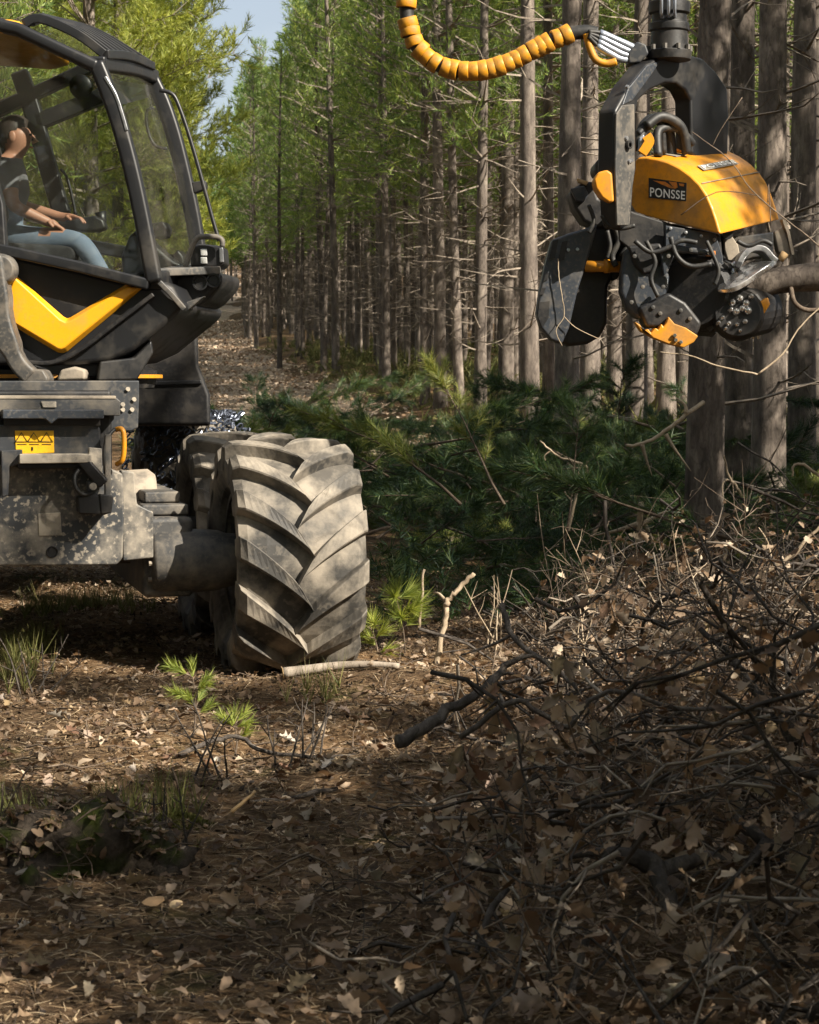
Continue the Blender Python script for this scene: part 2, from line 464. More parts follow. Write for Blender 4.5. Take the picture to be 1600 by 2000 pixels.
# ---------------------------------------------------------------- ground
_wr = np.random.default_rng(3)
_WA = [(_wr.uniform(.25, 1.2), _wr.uniform(0, 6.28), _wr.uniform(0, 6.28)) for _ in range(7)]
_WB = [(_wr.uniform(2.2, 6.0), _wr.uniform(0, 6.28), _wr.uniform(0, 6.28)) for _ in range(10)]
_WC = [(_wr.uniform(9, 22), _wr.uniform(0, 6.28), _wr.uniform(0, 6.28)) for _ in range(12)]
def sstep(a, b, x):
    t = np.clip((x - a) / (b - a), 0, 1); return t * t * (3 - 2 * t)
def waves(W, x, y):
    s = 0
    for (k, a, p) in W: s = s + np.sin(k * (x * math.cos(a) + y * math.sin(a)) + p)
    return s / len(W)
EDGE_A, EDGE_S = 3.2, -0.0857
def edge(y):
    y = np.asarray(y, float)
    return np.where(y < 80, 4.9 - .13 * y, -5.5 - .078 * (y - 80))
def hfun(x, y):
    x = np.asarray(x, float); y = np.asarray(y, float)
    z = .04 * 4 * np.log1p(np.exp(np.clip((y - 15) / 4, -30, 30)))
    z = z + .02 * np.maximum(y - 120, 0) + .06 * np.maximum(y - 165, 0)
    far = sstep(4, 30, np.abs(y - 10))
    z = z + waves(_WA, x, y) * (.03 + .12 * far) + waves(_WB, x, y) * .05 + waves(_WC, x, y) * .022
    bank = sstep(-.6, 1.6, x - edge(y) + .6)
    z = z + bank * (.12 + .25 * sstep(10, 18, y))
    z = z + .20 * np.exp(-(((x - 1.6) / 1.0) ** 2 + ((y - 8.8) / 3.4) ** 2)) * (1 + .6 * np.sin(x * 3.1 + y * 1.7) * np.sin(y * 2.3 - x))
    z = z + .10 * np.exp(-(((x + .30) / .6) ** 2 + ((y - 11.15) / .28) ** 2))
    z = z - .02 * np.exp(-((x + .75) / .4) ** 2)
    return z

def axis_pts(segs):
    out = [segs[0][0]]
    for (a, b, s0, s1) in segs:
        p = a; 
        while p < b:
            t = (p - a) / (b - a); p += s0 + (s1 - s0) * t; out.append(min(p, b))
    return np.unique(np.round(np.array(out), 4))
gx = axis_pts([(-160, -12, 8, 2.0), (-12, -2.6, 1.2, .08), (-2.6, 3.2, .045, .045), (3.2, 14, .08, 1.2), (14, 160, 2.0, 8)])
gy = axis_pts([(-60, 2, 5, 1), (2, 4.6, .5, .06), (4.6, 13.5, .045, .05), (13.5, 40, .06, .8), (40, 420, .8, 12)])
X, Y = np.meshgrid(gx, gy)
Z = hfun(X, Y)
nx, ny = len(gx), len(gy)
idx = np.arange(nx * ny).reshape(ny, nx)
gf = np.stack([idx[:-1, :-1], idx[:-1, 1:], idx[1:, 1:], idx[1:, :-1]], -1).reshape(-1, 4)
gm = mesh_np('ground', np.stack([X, Y, Z], -1).reshape(-1, 3), gf)
gm.polygons.foreach_set('use_smooth', [True] * len(gm.polygons))
m, n, l = newmat('forest_floor')
out = N(n, 'ShaderNodeOutputMaterial'); p = N(n, 'ShaderNodeBsdfPrincipled'); tc = N(n, 'ShaderNodeTexCoord')
n1 = N(n, 'ShaderNodeTexNoise'); n1.inputs['Scale'].default_value = 22; n1.inputs['Detail'].default_value = 10; n1.inputs['Roughness'].default_value = .75
n2 = N(n, 'ShaderNodeTexNoise'); n2.inputs['Scale'].default_value = 1.3; n2.inputs['Detail'].default_value = 6
n3 = N(n, 'ShaderNodeTexNoise'); n3.inputs['Scale'].default_value = 2.1; n3.inputs['Detail'].default_value = 7
for q in (n1, n2, n3): l.new(tc.outputs['Object'], q.inputs['Vector'])
r1 = ramp(n, [(.3, (.045, .029, .018)), (.45, (.10, .067, .040)), (.58, (.18, .125, .075)), (.75, (.32, .235, .15))])
l.new(n1.outputs['Fac'], r1.inputs[0])
r2 = ramp(n, [(.42, (.75, .70, .66)), (.62, (1.25, 1.12, .95))]); l.new(n2.outputs['Fac'], r2.inputs[0])
mu = N(n, 'ShaderNodeMix', data_type='RGBA', blend_type='MULTIPLY'); mu.inputs[0].default_value = 1
l.new(r1.outputs[0], mu.inputs[6]); l.new(r2.outputs[0], mu.inputs[7])
r3 = ramp(n, [(.60, 0.0), (.72, .7)]); l.new(n3.outputs['Fac'], r3.inputs[0])
mg = N(n, 'ShaderNodeMix', data_type='RGBA'); mg.inputs[7].default_value = (.055, .065, .015, 1)
l.new(r3.outputs[0], mg.inputs[0]); l.new(mu.outputs[2], mg.inputs[6]); l.new(mg.outputs[2], p.inputs['Base Color'])
p.inputs['Roughness'].default_value = .95; p.inputs['Specular IOR Level'].default_value = .15
b = N(n, 'ShaderNodeBump'); b.inputs['Strength'].default_value = 1; b.inputs['Distance'].default_value = .03
l.new(n1.outputs['Fac'], b.inputs['Height']); l.new(b.outputs[0], p.inputs['Normal']); l.new(p.outputs[0], out.inputs[0])
gm.materials.append(m)
ground = bpy.data.objects.new('ground', gm); COL.objects.link(ground)
tag(ground, 'brown forest floor and track covered with needles and dry leaves', 'ground', kind='structure')

# leaf-strewn track running away uphill, colour lightened to stand for sunlight
tm, n, l = newmat('track_litter')
out = N(n, 'ShaderNodeOutputMaterial'); p = N(n, 'ShaderNodeBsdfPrincipled'); tc = N(n, 'ShaderNodeTexCoord')
n1 = N(n, 'ShaderNodeTexNoise'); n1.inputs['Scale'].default_value = 2.2; n1.inputs['Detail'].default_value = 12; n1.inputs['Roughness'].default_value = .78
l.new(tc.outputs['Object'], n1.inputs['Vector'])
r1 = ramp(n, [(.32, (.14, .10, .07)), (.46, (.34, .25, .175)), (.60, (.52, .40, .29))]); l.new(n1.outputs['Fac'], r1.inputs[0])
l.new(r1.outputs[0], p.inputs['Base Color']); p.inputs['Roughness'].default_value = .95
b = N(n, 'ShaderNodeBump'); b.inputs['Strength'].default_value = 1; b.inputs['Distance'].default_value = .1
l.new(n1.outputs['Fac'], b.inputs['Height']); l.new(b.outputs[0], p.inputs['Normal']); l.new(p.outputs[0], out.inputs[0])
ty = axis_pts([(24, 60, .8, 1.0), (60, 300, 1.0, 5)])
tv = []; 
for yy in ty:
    c = float(edge(yy)) - 2.05
    w = 1.55 + .25 * math.sin(yy * .31) + .15 * math.sin(yy * .83)
    for k in range(9):
        xx = c + (k / 4 - 1) * w
        tv.append((xx, yy, float(hfun(xx, yy)) + .02 + .04 * (1 - (k / 4 - 1) ** 2)))
ti = np.arange(len(ty) * 9).reshape(-1, 9)
tf = np.stack([ti[:-1, :-1], ti[:-1, 1:], ti[1:, 1:], ti[1:, :-1]], -1).reshape(-1, 4)
tme = mesh_np('path', tv, tf); tme.materials.append(tm)
path = bpy.data.objects.new('path', tme); COL.objects.link(path)
tag(path, 'pale leaf covered forest track running uphill behind the machine', 'path', kind='structure')
# ---------------------------------------------------------------- pines
def rot_to(d):
    """matrices whose z column is d (n,3)"""
    d = d / np.linalg.norm(d, axis=1, keepdims=True)
    a = np.where(np.abs(d[:, 2:3]) < .9, np.array([[0, 0, 1.]]), np.array([[1., 0, 0]]))
    x = np.cross(a, d); x /= np.linalg.norm(x, axis=1, keepdims=True)
    y = np.cross(d, x)
    return np.stack([x, y, d], -1)

def tufts(P, D, rng, n=16, L=.12, W=.012, shoot=.18, spread=.75, droop=0.0):
    """needle shoots: n long thin triangles round each shoot P with direction D"""
    P = np.asarray(P, float); D = np.asarray(D, float)
    m = len(P); R = rot_to(D)
    an = rng.uniform(0, 6.283, (m, n)); s = rng.uniform(0, 1, (m, n)) * shoot
    sp = rng.uniform(.35, 1.0, (m, n)) * spread
    ln = L * rng.uniform(.7, 1.15, (m, n))
    dl = np.stack([np.cos(an) * np.sin(sp), np.sin(an) * np.sin(sp), np.cos(sp)], -1)
    dirw = np.einsum('mij,mnj->mni', R, dl); dirw[..., 2] -= droop * rng.uniform(.3, 1, (m, n))
    dirw /= np.linalg.norm(dirw, axis=-1, keepdims=True)
    base = P[:, None, :] + R[:, None, :, 2] * s[..., None]
    sd = np.cross(dirw, rng.normal(size=(m, n, 3))); sd /= np.linalg.norm(sd, axis=-1, keepdims=True)
    a = base + sd * W / 2; b_ = base - sd * W / 2; c = base + dirw * ln[..., None]
    v = np.stack([a, b_, c], 2).reshape(-1, 3)
    # one extra tapering start: keep the triangle's fat end in the middle of the needle
    f = np.arange(len(v)).reshape(-1, 3)
    return v, f

def polyl(p0, d, L, rng, seg=4, bend=.25, up=0.0):
    pts = [Vector(p0)]; d = Vector(d).normalized()
    for i in range(seg):
        d = (d + Vector(rng.normal(size=3)) * bend * .4 + Vector((0, 0, up))).normalized()
        pts.append(pts[-1] + d * (L / seg))
    return pts

def make_pine(seed, H, cb, r0, cr, n_dead=46, needle_n=15, dens=1.0, W=.013, L=.13, nmat='needles', dead_len=1.5, low=False, sub=1.0):
    rng = np.random.default_rng(seed)
    mb = MB(); pts = []; rs = []
    wx, wy = rng.normal(size=2) * .05
    ph = rng.uniform(0, 6.28, 2)
    nseg = 22
    def axis(z):
        t = z / H
        return Vector((wx * math.sin(t * 4 + ph[0]) - wx * math.sin(ph[0]), wy * math.sin(t * 5 + ph[1]) - wy * math.sin(ph[1]), z))
    for i in range(nseg + 1):
        z = H * (i / nseg) ** 1.15 - (.25 if i == 0 else 0)
        pts.append(axis(z)); t = max(z, 0) / H
        rs.append((r0 * (1 - t) ** .75 + .012) * (1 + .35 * math.exp(-max(z, 0) / .25)) * rng.uniform(.95, 1.05))
    mb.tube(pts, rs, 11)
    # knots where dead whorls break the bark
    trunk = mesh_mb('trunk', mb, True, fix=False)
    db = MB()
    for k in range(n_dead):
        z = rng.uniform(.9, cb + 1.5) if not low else rng.uniform(.5, 5)
        a = rng.uniform(0, 6.28); ln = rng.uniform(.25, 1) ** 1.2 * dead_len
        p = axis(z); d = Vector((math.cos(a), math.sin(a), rng.uniform(-.25, .35)))
        pl = polyl(p, d, ln, rng, 4, .35, rng.uniform(-.06, .10))
        db.tube(pl, [.016, .012, .009, .006, .003], 3, caps=False)
        for _ in range(rng.integers(1, 4)):
            q = pl[rng.integers(1, 4)]
            d2 = d + Vector(rng.normal(size=3)) * .7
            db.tube(polyl(q, d2, ln * rng.uniform(.2, .5), rng, 2, .4), [.006, .004, .002], 3, caps=False)
    TP = []; TD = []
    z = cb
    while z < H - .2:
        t = (z - cb) / (H - cb)
        prof = (min(1, .55 + 1.6 * t) if not low else 1.0) * (1 - t) ** .62 + .10
        for k in range(rng.integers(3, 6)):
            a = rng.uniform(0, 6.28); ln = cr * prof * rng.uniform(.65, 1.12)
            el = .05 + .75 * t + rng.uniform(-.1, .2)
            d = Vector((math.cos(a) * math.cos(el), math.sin(a) * math.cos(el), math.sin(el)))
            pl = polyl(axis(z), d, ln, rng, 5, .22, .05)
            db.tube(pl, [.02 + .012 * (1 - t), .017, .013, .010, .007, .004], 3, caps=False)
            nb = max(3, int(ln * 5.2 * dens))
            for q in range(nb):
                s = rng.uniform(.28, 1.0) ** .8; fi = min(int(s * 5), 4)
                q0 = pl[fi].lerp(pl[fi + 1], s * 5 - fi)
                td = (pl[fi + 1] - pl[fi]).normalized()
                d2 = (td * .6 + Vector(rng.normal(size=3)) * .55 + Vector((0, 0, .30))).normalized()
                sl = rng.uniform(.15, .55) * min(1, ln) * (1.25 - s * .5)
                q1 = q0 + d2 * sl
                if rng.random() < .6: db.tube([q0, q1], [.006, .003], 3, caps=False)
                for u in range(rng.integers(2, 5)):
                    TP.append(tuple(q0.lerp(q1, rng.uniform(.35, 1.0)) + Vector(rng.normal(size=3)) * .07))
                    TD.append(tuple((d2 + Vector(rng.normal(size=3)) * .5 + Vector((0, 0, .35)))))
        z += rng.uniform(.28, .48) / sub
    v, f = tufts(TP, TD, rng, needle_n, L, W, .22, .8)
    crown = mesh_np('crown', v, f); crown.materials.append(M[nmat])
    branches = mesh_mb('branches', db, False, fix=False)
    trunk.materials.append(M['bark']); branches.materials.append(M['deadwood'])
    return trunk, branches, crown

PK = dict(n_dead=38, needle_n=16, dens=.75, W=.011, L=.14, dead_len=1.45)
PF_ = dict(n_dead=34, needle_n=8, dens=.5, W=.022, L=.19, dead_len=1.4)
PINES = [make_pine(21, 13.0, 4.6, .09, 1.65, **PK), make_pine(22, 13.8, 5.2, .10, 1.6, **PK), make_pine(23, 12.2, 4.2, .08, 1.5, **PK),
         make_pine(24, 13.4, 4.4, .095, 1.75, **PK), make_pine(27, 12.6, 3.8, .085, 1.6, **PK)]
MIDS = [make_pine(121, 13.0, 4.4, .085, 1.6, **PF_), make_pine(122, 13.8, 5.0, .095, 1.55, **PF_), make_pine(123, 12.2, 4.0, .065, 1.4, **PF_), make_pine(124, 13.4, 4.2, .075, 1.6, **PF_)]
TALL = [make_pine(51, 14.5, 6.6, .125, 1.8, **PK), make_pine(52, 15.0, 7.0, .135, 1.8, **PK), make_pine(53, 14.0, 6.2, .115, 1.7, **PK)]
EDGES = [make_pine(31, 14.5, 2.0, .13, 2.4, n_dead=20, needle_n=22, dens=2.1, W=.013, L=.14, nmat='needles_edge', low=True, sub=1.15),
         make_pine(32, 13.5, 2.8, .12, 2.2, n_dead=20, needle_n=22, dens=2.1, W=.013, L=.14, nmat='needles_edge', low=True, sub=1.15)]
def make_far(seed, H, cb, r0, cr):
    rng = np.random.default_rng(seed)
    mb = MB(); mb.tube([(0, 0, -.2), (.03, 0, H * .3), (-.03, .04, H * .6), (0, 0, H)], [r0 * 1.1, r0 * .8, r0 * .5, .02], 6, caps=False)
    db = MB()
    for k in range(16):
        a = rng.uniform(0, 6.28); z = rng.uniform(1, cb + 1.5)
        db.tube(polyl((0, 0, z), (math.cos(a), math.sin(a), rng.uniform(-.2, .3)), rng.uniform(.4, 1.5), rng, 2, .4), [.02, .014, .006], 3, caps=False)
    n_ = 620
    t = rng.uniform(0, 1, n_) ** 1.15; z = cb + t * (H - cb)
    rr = cr * (np.minimum(1, .55 + 1.6 * t) * (1 - t) ** .62 + .1) * np.sqrt(rng.uniform(.08, 1, n_)); a = rng.uniform(0, 6.28, n_)
    P = np.stack([np.cos(a) * rr, np.sin(a) * rr, z + rr * .25], 1); D = np.stack([np.cos(a) * .7, np.sin(a) * .7, np.ones(n_) * .8], 1) + rng.normal(size=(n_, 3)) * .3
    v, f = tufts(P, D, rng, 4, .30, .09, .2, .8)
    return mesh_mb('trunk', mb, True, False), mesh_mb('branches', db, False, False), mesh_np('crown', v, f)
FARS = [make_far(41, 13.0, 4.2, .11, 1.8), make_far(42, 13.8, 4.8, .12, 1.8), make_far(43, 12.0, 3.8, .10, 1.7)]

def plant(kind, x, y, rz, s, label, group, sz=1.0, name='pine_tree', tilt=(0, 0)):
    o = bpy.data.objects.new(name, None); COL.objects.link(o); o.empty_display_size = .3
    o.location = (x, y, float(hfun(x, y)) - .05); o.rotation_euler = (tilt[0], tilt[1], rz); o.scale = (s, s, s * sz)
    tag(o, label, 'tree', group)
    for nm, me in zip(('trunk', 'branches', 'crown'), kind):
        c = bpy.data.objects.new(nm, me); COL.objects.link(c); c.parent = o
        if nm == 'branches': c['kind'] = 'stuff'
    return o

trees = []     # (x, y)
def far_enough(x, y, d):
    return all((x - a) ** 2 + (y - b) ** 2 > d * d for a, b in trees)
rt = np.random.default_rng(5)
# the trunks that can be told apart behind and beside the harvester head: (photo x, trunk width, label)
NEAR = [
    (1375, 74, 'thick pine trunk in deep shade standing straight below the harvester head'),
    (1442, 60, 'pine trunk just to the side of the thickest one, brushwood at its foot'),
    (1502, 64, 'sunlit grey pine trunk behind the outer end of the yellow head cover'),
    (1566, 54, 'brownish pine trunk beyond the gripped stem near the photo edge'),
    (1418, 43, 'slim pine trunk seen just outside the dark arch of the harvester head'),
    (1596, 46, 'pine trunk cut by the edge of the photo above the gripped stem'),
    (1106, 48, 'dark reddish pine trunk behind the end of the yellow spiral hose'),
    (1152, 40, 'pine trunk in shade between the hose end and the dark arch'),
    (1036, 36, 'bright sunlit pine trunk crossed by the yellow hose'),
    (1242, 42, 'pine trunk showing just beside the rotator above the arch'),
    (1300, 36, 'pine trunk seen through the opening of the dark arch'),
    (988, 29, 'slender pine trunk under the lowest sag of the yellow hose'),
    (945, 25, 'thin sunlit pine trunk in front of the dense plantation rows'),
    (1200, 31, 'thin pine trunk behind the dark leg of the arch'),
]
for i, (px, w, lab) in enumerate(NEAR):
    k = i % 3
    D = .262 * FPX / w
    x = (px - 800) / FPX * D
    r0 = (.125, .135, .115)[k]
    trees.append((x, D))
    plant(TALL[k], x, D, rt.uniform(0, 6.28), .125 / r0, lab, 'pine trunks beside the harvester head', tilt=rt.normal(size=2) * .006)

cand = []
y = 19.0
while y < 210:
    for k in range(0, 11):
        x = float(edge(y)) + .35 + k * 1.6 + rt.normal() * .5
        yy = y + rt.normal() * .4
        if x < .205 * yy + 2.0: cand.append((x, yy, k))
    y += 1.9 if y < 70 else 3.0
n_ind = 0; rest = []
def cap(x, y, s):
    """younger, shorter trees towards the far end of the track"""
    px = 800 + x / y * FPX
    if px > 640: return s
    top = np.interp(px, [430, 480, 530, 600, 640], [230, 110, 70, 10, -60])
    return float(min(s, (1.65 + (740 - top) / FPX * y - float(hfun(x, y))) / 13.6))
cand.sort(key=lambda c: c[1])
for (x, yy, k) in cand:
    px = 800 + x / yy * FPX
    if px > 690 and yy < 31: continue
    if not far_enough(x, yy, .85) or (k > 4 and rt.random() < .25): continue
    trees.append((x, yy))
    if n_ind < 222:
        n_ind += 1
        plant(PINES[rt.integers(0, 5)] if yy < 34 else MIDS[rt.integers(0, 4)], x, yy, rt.uniform(0, 6.28), cap(x, yy, rt.uniform(.82, 1.1)),
              ('slender pine in the rows where the pale track disappears' if px < 600 else 'slender pine in the rows between the track and the yellow hose' if px < 780 else 'slender pine standing below the steep start of the yellow hose' if px < 900 else 'slender pine in the shaded rows below the sag of the yellow hose' if px < 1050 else 'slender pine deep in the wood behind the harvester head') + (', near its edge' if k < 2 else ', deeper in'), 'plantation pines behind the brush heap', sz=rt.uniform(.92, 1.08), tilt=rt.normal(size=2) * .014)
    else:
        rest.append((x, yy))

# the far wood that reads as one mass
def merge(meshes_pos):
    VV = {0: [], 1: [], 2: []}; FF = {0: [], 1: [], 2: []}; off = {0: 0, 1: 0, 2: 0}
    cache = {}
    for (kind, x, y, rz, s) in meshes_pos:
        for j, me in enumerate(kind):
            if me.name not in cache:
                v = np.empty(len(me.vertices) * 3, np.float32); me.vertices.foreach_get('co', v); v = v.reshape(-1, 3)
                me.calc_loop_triangles()
                f = np.empty(len(me.loop_triangles) * 3, np.int32); me.loop_triangles.foreach_get('vertices', f)
                cache[me.name] = (v, f.reshape(-1, 3))
            v, f = cache[me.name]
            c, s_ = math.cos(rz), math.sin(rz)
            R = np.array([[c, -s_, 0], [s_, c, 0], [0, 0, 1]]) * s
            VV[j].append(v @ R.T + np.array([x, y, float(hfun(x, y)) - .05])); FF[j].append(f + off[j]); off[j] += len(v)
    return [mesh_np(nm, np.concatenate(VV[j]), np.concatenate(FF[j])) for j, nm in enumerate(('trunks', 'branches', 'crowns'))]


# left of the track: sunny edge trees with low crowns, and more plantation behind the cab
LEFT = [
    (EDGES[0], -5.0, 34.0, 1.02, 'sunny yellow-green pine with low branches, first in line across the track behind the cab'),
    (EDGES[1], -5.7, 42.0, 1.05, 'low branched yellow-green pine second in line along the far side of the track'),
    (EDGES[0], -6.6, 52.0, 1.0, 'low branched yellow-green pine third in line along the far side of the track'),
    (EDGES[1], -8.2, 66.0, .95, 'bushy green pine far back along the other side of the track'),
    (EDGES[0], -10.6, 84.0, .9, 'bushy green pine farthest back on the other side of the track'),
]
for i, (kd, x, yy, s_, lab) in enumerate(LEFT):
    trees.append((x, yy)); plant(kd, x, yy, 1.3 * i + .4, s_, lab, 'edge pines across the track')
n_left = 0; restL = []
yy = 24.0
while yy < 190:
    for k in range(7):
        x = -7.4 - .095 * (yy - 38) - k * 2.0 + rt.normal() * .4 + (0 if yy > 36 else 1.2)
        y2 = yy + rt.normal() * .5
        if x < -.20 * y2 - 2.5 or not far_enough(x, y2, 1.3): continue
        trees.append((x, y2))
        if n_left < 55:
            n_left += 1
            plant(MIDS[rt.integers(0, 4)], x, y2, rt.uniform(0, 6.28), rt.uniform(.85, 1.1), 'slender pine in the wood behind the cab, across the track', 'plantation pines behind the cab', sz=rt.uniform(.95, 1.1))
        else: restL.append((x, y2))
    yy += 2.5 if yy < 70 else 3.5
for q in range(60):
    restL.append((rt.uniform(-34, -6), rt.uniform(215, 250)))
for q in range(26):
    restL.append((rt.uniform(-24, -13), rt.uniform(178, 214)))
fm = merge([(FARS[rt.integers(0, 3)], x, y2, rt.uniform(0, 6.28), cap(x, y2, rt.uniform(.85, 1.12))) for (x, y2) in rest + restL])
fr_ = thing('distant_wood', 'distant pine wood closing the view at the end of the track', 'wood'); fr_['kind'] = 'stuff'
for me, mt in zip(fm, ('bark', 'deadwood', 'needles')):
    me.materials.append(M[mt]); o = bpy.data.objects.new(me.name, me); COL.objects.link(o); o.parent = fr_

# the plantation goes on out of view, its trees placed to shade the clearing
SHADE = []
def around(name, label):
    o = bpy.data.objects.new(name, None); COL.objects.link(o); return tag(o, label, 'wood', kind='stuff')
WOOD = around('shading_wood', 'unseen pines beside and behind the camera, arranged to shade the clearing')
def plant_in(kind, x, y, rz, s, sz=1.0):
    for nm, me in zip(('trunk', 'branches', 'crown'), kind):
        c = bpy.data.objects.new(nm, me); COL.objects.link(c); c.parent = WOOD; c['kind'] = 'stuff'
        c.location = (x, y, float(hfun(x, y)) - .05); c.rotation_euler = (0, 0, rz); c.scale = (s[0], s[0], s[1]) if hasattr(s, '__len__') else (s, s, s * sz)
rs_ = np.random.default_rng(77)
DENSE = [make_pine(61, 13.0, 4.4, .11, 1.35, n_dead=60, needle_n=16, dens=1.5, W=.02, L=.15), make_pine(62, 12.2, 3.6, .11, 1.25, n_dead=60, needle_n=16, dens=1.5, W=.02, L=.15)]  # crowns thickened to cast darker shade
SX, SY = SUN_AZ[0] / _h, SUN_AZ[1] / _h
for s_ in np.arange(-6.7, 14, 1.8):            # along the sun's direction
    for c_ in np.arange(-2, 21, 1.7):        # across it: thinned on purpose so sun falls in chosen lanes
        sj = s_ + rs_.normal() * .4; c = c_ + rs_.normal() * .4
        x = SX * sj - SY * c; y2 = SY * sj + SX * c
        if x < .2 * max(y2, 0) + 2.2: continue
        keep = .72
        lane = 5.9 < c < 11.3 or 3.8 < c < 5.4
        if 6.1 < c < 8.1: keep = .04
        elif 5.9 < c < 8.9: keep = .34
        elif 3.8 < c < 5.4: keep = .12
        elif 9.7 < c < 11.3: keep = .32
        elif c > 12.5: keep = .62
        elif c > 8.9: keep = .45
        if s_ < .5 and c < 12: continue
        if rs_.random() > keep or not far_enough(x, y2, 1.1): continue
        SHADE.append((x, y2, lane)); trees.append((x, y2))
for c in (4.6, 5.2, 5.9, 6.5, 7.1):          # invented young pines, out of view, placed to shade the brush heap
    sj = (-1.3 if c > 5.5 else -.5) + rs_.normal() * .25; x = SX * sj - SY * c; y2 = SY * sj + SX * c
    plant_in(EDGES[int(c * 10) % 2], x, y2, c * 3, (.36, .26))
for (x, y2, lane) in SHADE:
    plant_in(DENSE[rs_.integers(0, 2)], x, y2, rs_.uniform(0, 6.28), rs_.uniform(.55, .7) if lane else rs_.uniform(.85, 1.1), sz=1.5 if lane else 1.0)
# unseen trees added across the track and behind the camera to block skylight
for gx_ in np.arange(-22, 24, 3.0):
    for gy_ in np.arange(-20, 26, 3.0):
        x = gx_ + rs_.normal() * .5; y2 = gy_ + rs_.normal() * .5
        if y2 > -4 and x > -max(.2 * y2, 0) - 4.2: continue          # the clearing, the picture and the sunny side stay open
        if y2 <= -4 and (x > 2.5 or x > -2 and y2 > -6): continue
        if not far_enough(x, y2, 1.2): continue
        plant_in(DENSE[rs_.integers(0, 2)], x, y2, rs_.uniform(0, 6.28), rs_.uniform(.9, 1.2))
print('trees', n_ind, n_left, len(rest) + len(restL), len(SHADE))
# ---------------------------------------------------------------- the harvester
HV = thing('forest_harvester', 'black and yellow wheeled forest harvester with its cab turned aside on the track', 'harvester', (W1.x - 1.0, W1.y + .6, 0))

# --- wheels
TR, TW = .62, .71
def tyre_mesh(lugs=True):
    mb = MB()
    prof = [(-.20, .345), (-.27, .36), (-.315, .40), (-.345, .47), (-.352, .53), (-.345, .560), (-.30, .582), (-.2, .597), (0, .605),
            (.2, .597), (.30, .582), (.345, .560), (.352, .53), (.345, .47), (.315, .40), (.27, .36), (.20, .345)]
    mb.lathe(prof, (0, 0, 0), (1, 0, 0), 64, ref=(0, 0, 1))
    def surf(x):   # carcass radius at x
        xs = [q[0] for q in prof[3:14]]; rs = [q[1] for q in prof[3:14]]
        return float(np.interp(x, xs, rs))
    nl = 14
    if lugs:
        for side in (-1, 1):
            for k in range(nl):
                a0 = 2 * math.pi * (k + (.5 if side > 0 else 0)) / nl
                vs = []; S = 12
                for i in range(S):
                    t = i / (S - 1)
                    x = side * (-.030 + .378 * t)
                    ang = a0 + .50 * (t ** .75)          # chevron: the bar sweeps back to the shoulder
                    hw_t = .048 + .016 * t - .018 * max(0, .15 - t) / .15; hw_b = hw_t + .012
                    ax = abs(x)
                    top = .672 - .02 * (ax / .35) ** 2 - .03 * max(0, (ax - .30) / .05) ** 2
                    bot = surf(max(min(x, .344), -.344)) - .012
                    for (rr, dw) in ((bot, -hw_b), (top - .008, -hw_t - .002), (top, -hw_t + .007), (top, hw_t - .007), (top - .008, hw_t + .002), (bot, hw_b)):
                        an = ang + dw / .65
                        xo = x + side * dw * .55 * (1 - t)
                        vs.append((xo, math.sin(an) * rr, math.cos(an) * rr))
                for (rr, dw) in ((.49, -.056), (.50, -.052), (.51, -.046), (.51, .046), (.50, .052), (.49, .056)):
                    an = ang + .03 + dw / .65
                    vs.append((side * .356, math.sin(an) * rr, math.cos(an) * rr))
                m = 6; n = S + 1
                fs = []
                for i in range(n - 1):
                    for j in range(m - 1):
                        a = i * m + j; fs.append((a, a + 1, a + 1 + m, a + m))
                fs.append(tuple(range(m))); fs.append(tuple((n - 1) * m + j for j in range(m))[::-1])
                mb.add(vs, fs)
    return mesh_mb('tyre', mb, False)
def rim_mesh():
    mb = MB()
    mb.lathe([(-.28, .352), (-.285, .372), (-.26, .372), (-.245, .345), (-.15, .315), (.02, .31), (.06, .26), (.06, .12), (.08, .1), (.08, 0)], (0, 0, 0), (1, 0, 0), 40, ref=(0, 0, 1))
    mb.lathe([(.28, .352), (.285, .372), (.26, .372), (.245, .345), (.15, .315), (.05, .31)], (0, 0, 0), (1, 0, 0), 40, ref=(0, 0, 1))
    for k in range(10):
        a = 2 * math.pi * k / 10
        mb.tube([(.05, math.cos(a) * .18, math.sin(a) * .18), (.02, math.cos(a) * .18, math.sin(a) * .18)], .014, 6)
    return mesh_mb('rim', mb, True)
TYRE = tyre_mesh(); RIM = rim_mesh()
TYRE.materials.append(M['rubber']); RIM.materials.append(M['axledark'])
bmx = bmesh.new(); bmx.from_mesh(TYRE); bmesh.ops.recalc_face_normals(bmx, faces=bmx.faces); bmx.to_mesh(TYRE); bmx.free()
def wheel(r, f, flip=False, spin=0.0, scale=1.0, z=None):
    e = bpy.data.objects.new('wheel', None); COL.objects.link(e); e.empty_display_size = .2
    c = V(r, f, (.662 if z is None else z))
    Mx = Matrix.Translation(c) @ Matrix.Rotation(YAW + (math.pi if flip else 0), 4, 'Z') @ Matrix.Rotation(spin, 4, 'X') @ Matrix.Scale(scale, 4)
    e.parent = HV; e.matrix_parent_inverse = WM[HV.name].inverted()
    e.matrix_basis = Mx; WM[e.name] = Mx
    for nm, me in (('tyre', TYRE), ('rim', RIM)):
        o = bpy.data.objects.new(nm, me); COL.objects.link(o); o.parent = e
        if nm == 'tyre':
            b = o.modifiers.new('bevel', 'BEVEL'); b.width = .018; b.segments = 3; b.limit_method = 'ANGLE'; b.angle_limit = rad(32)
    return e
wheel(0, 0, False, .10)
wheel(0, -1.52, False, .23)
rear = wheel(0.02, -4.15, False, .1, 1.02, .68)
wheel(-2.6, 0, True, .1); wheel(-2.6, -1.52, True, .3); wheel(-2.6, -4.15, True, .2, 1.02, .68)

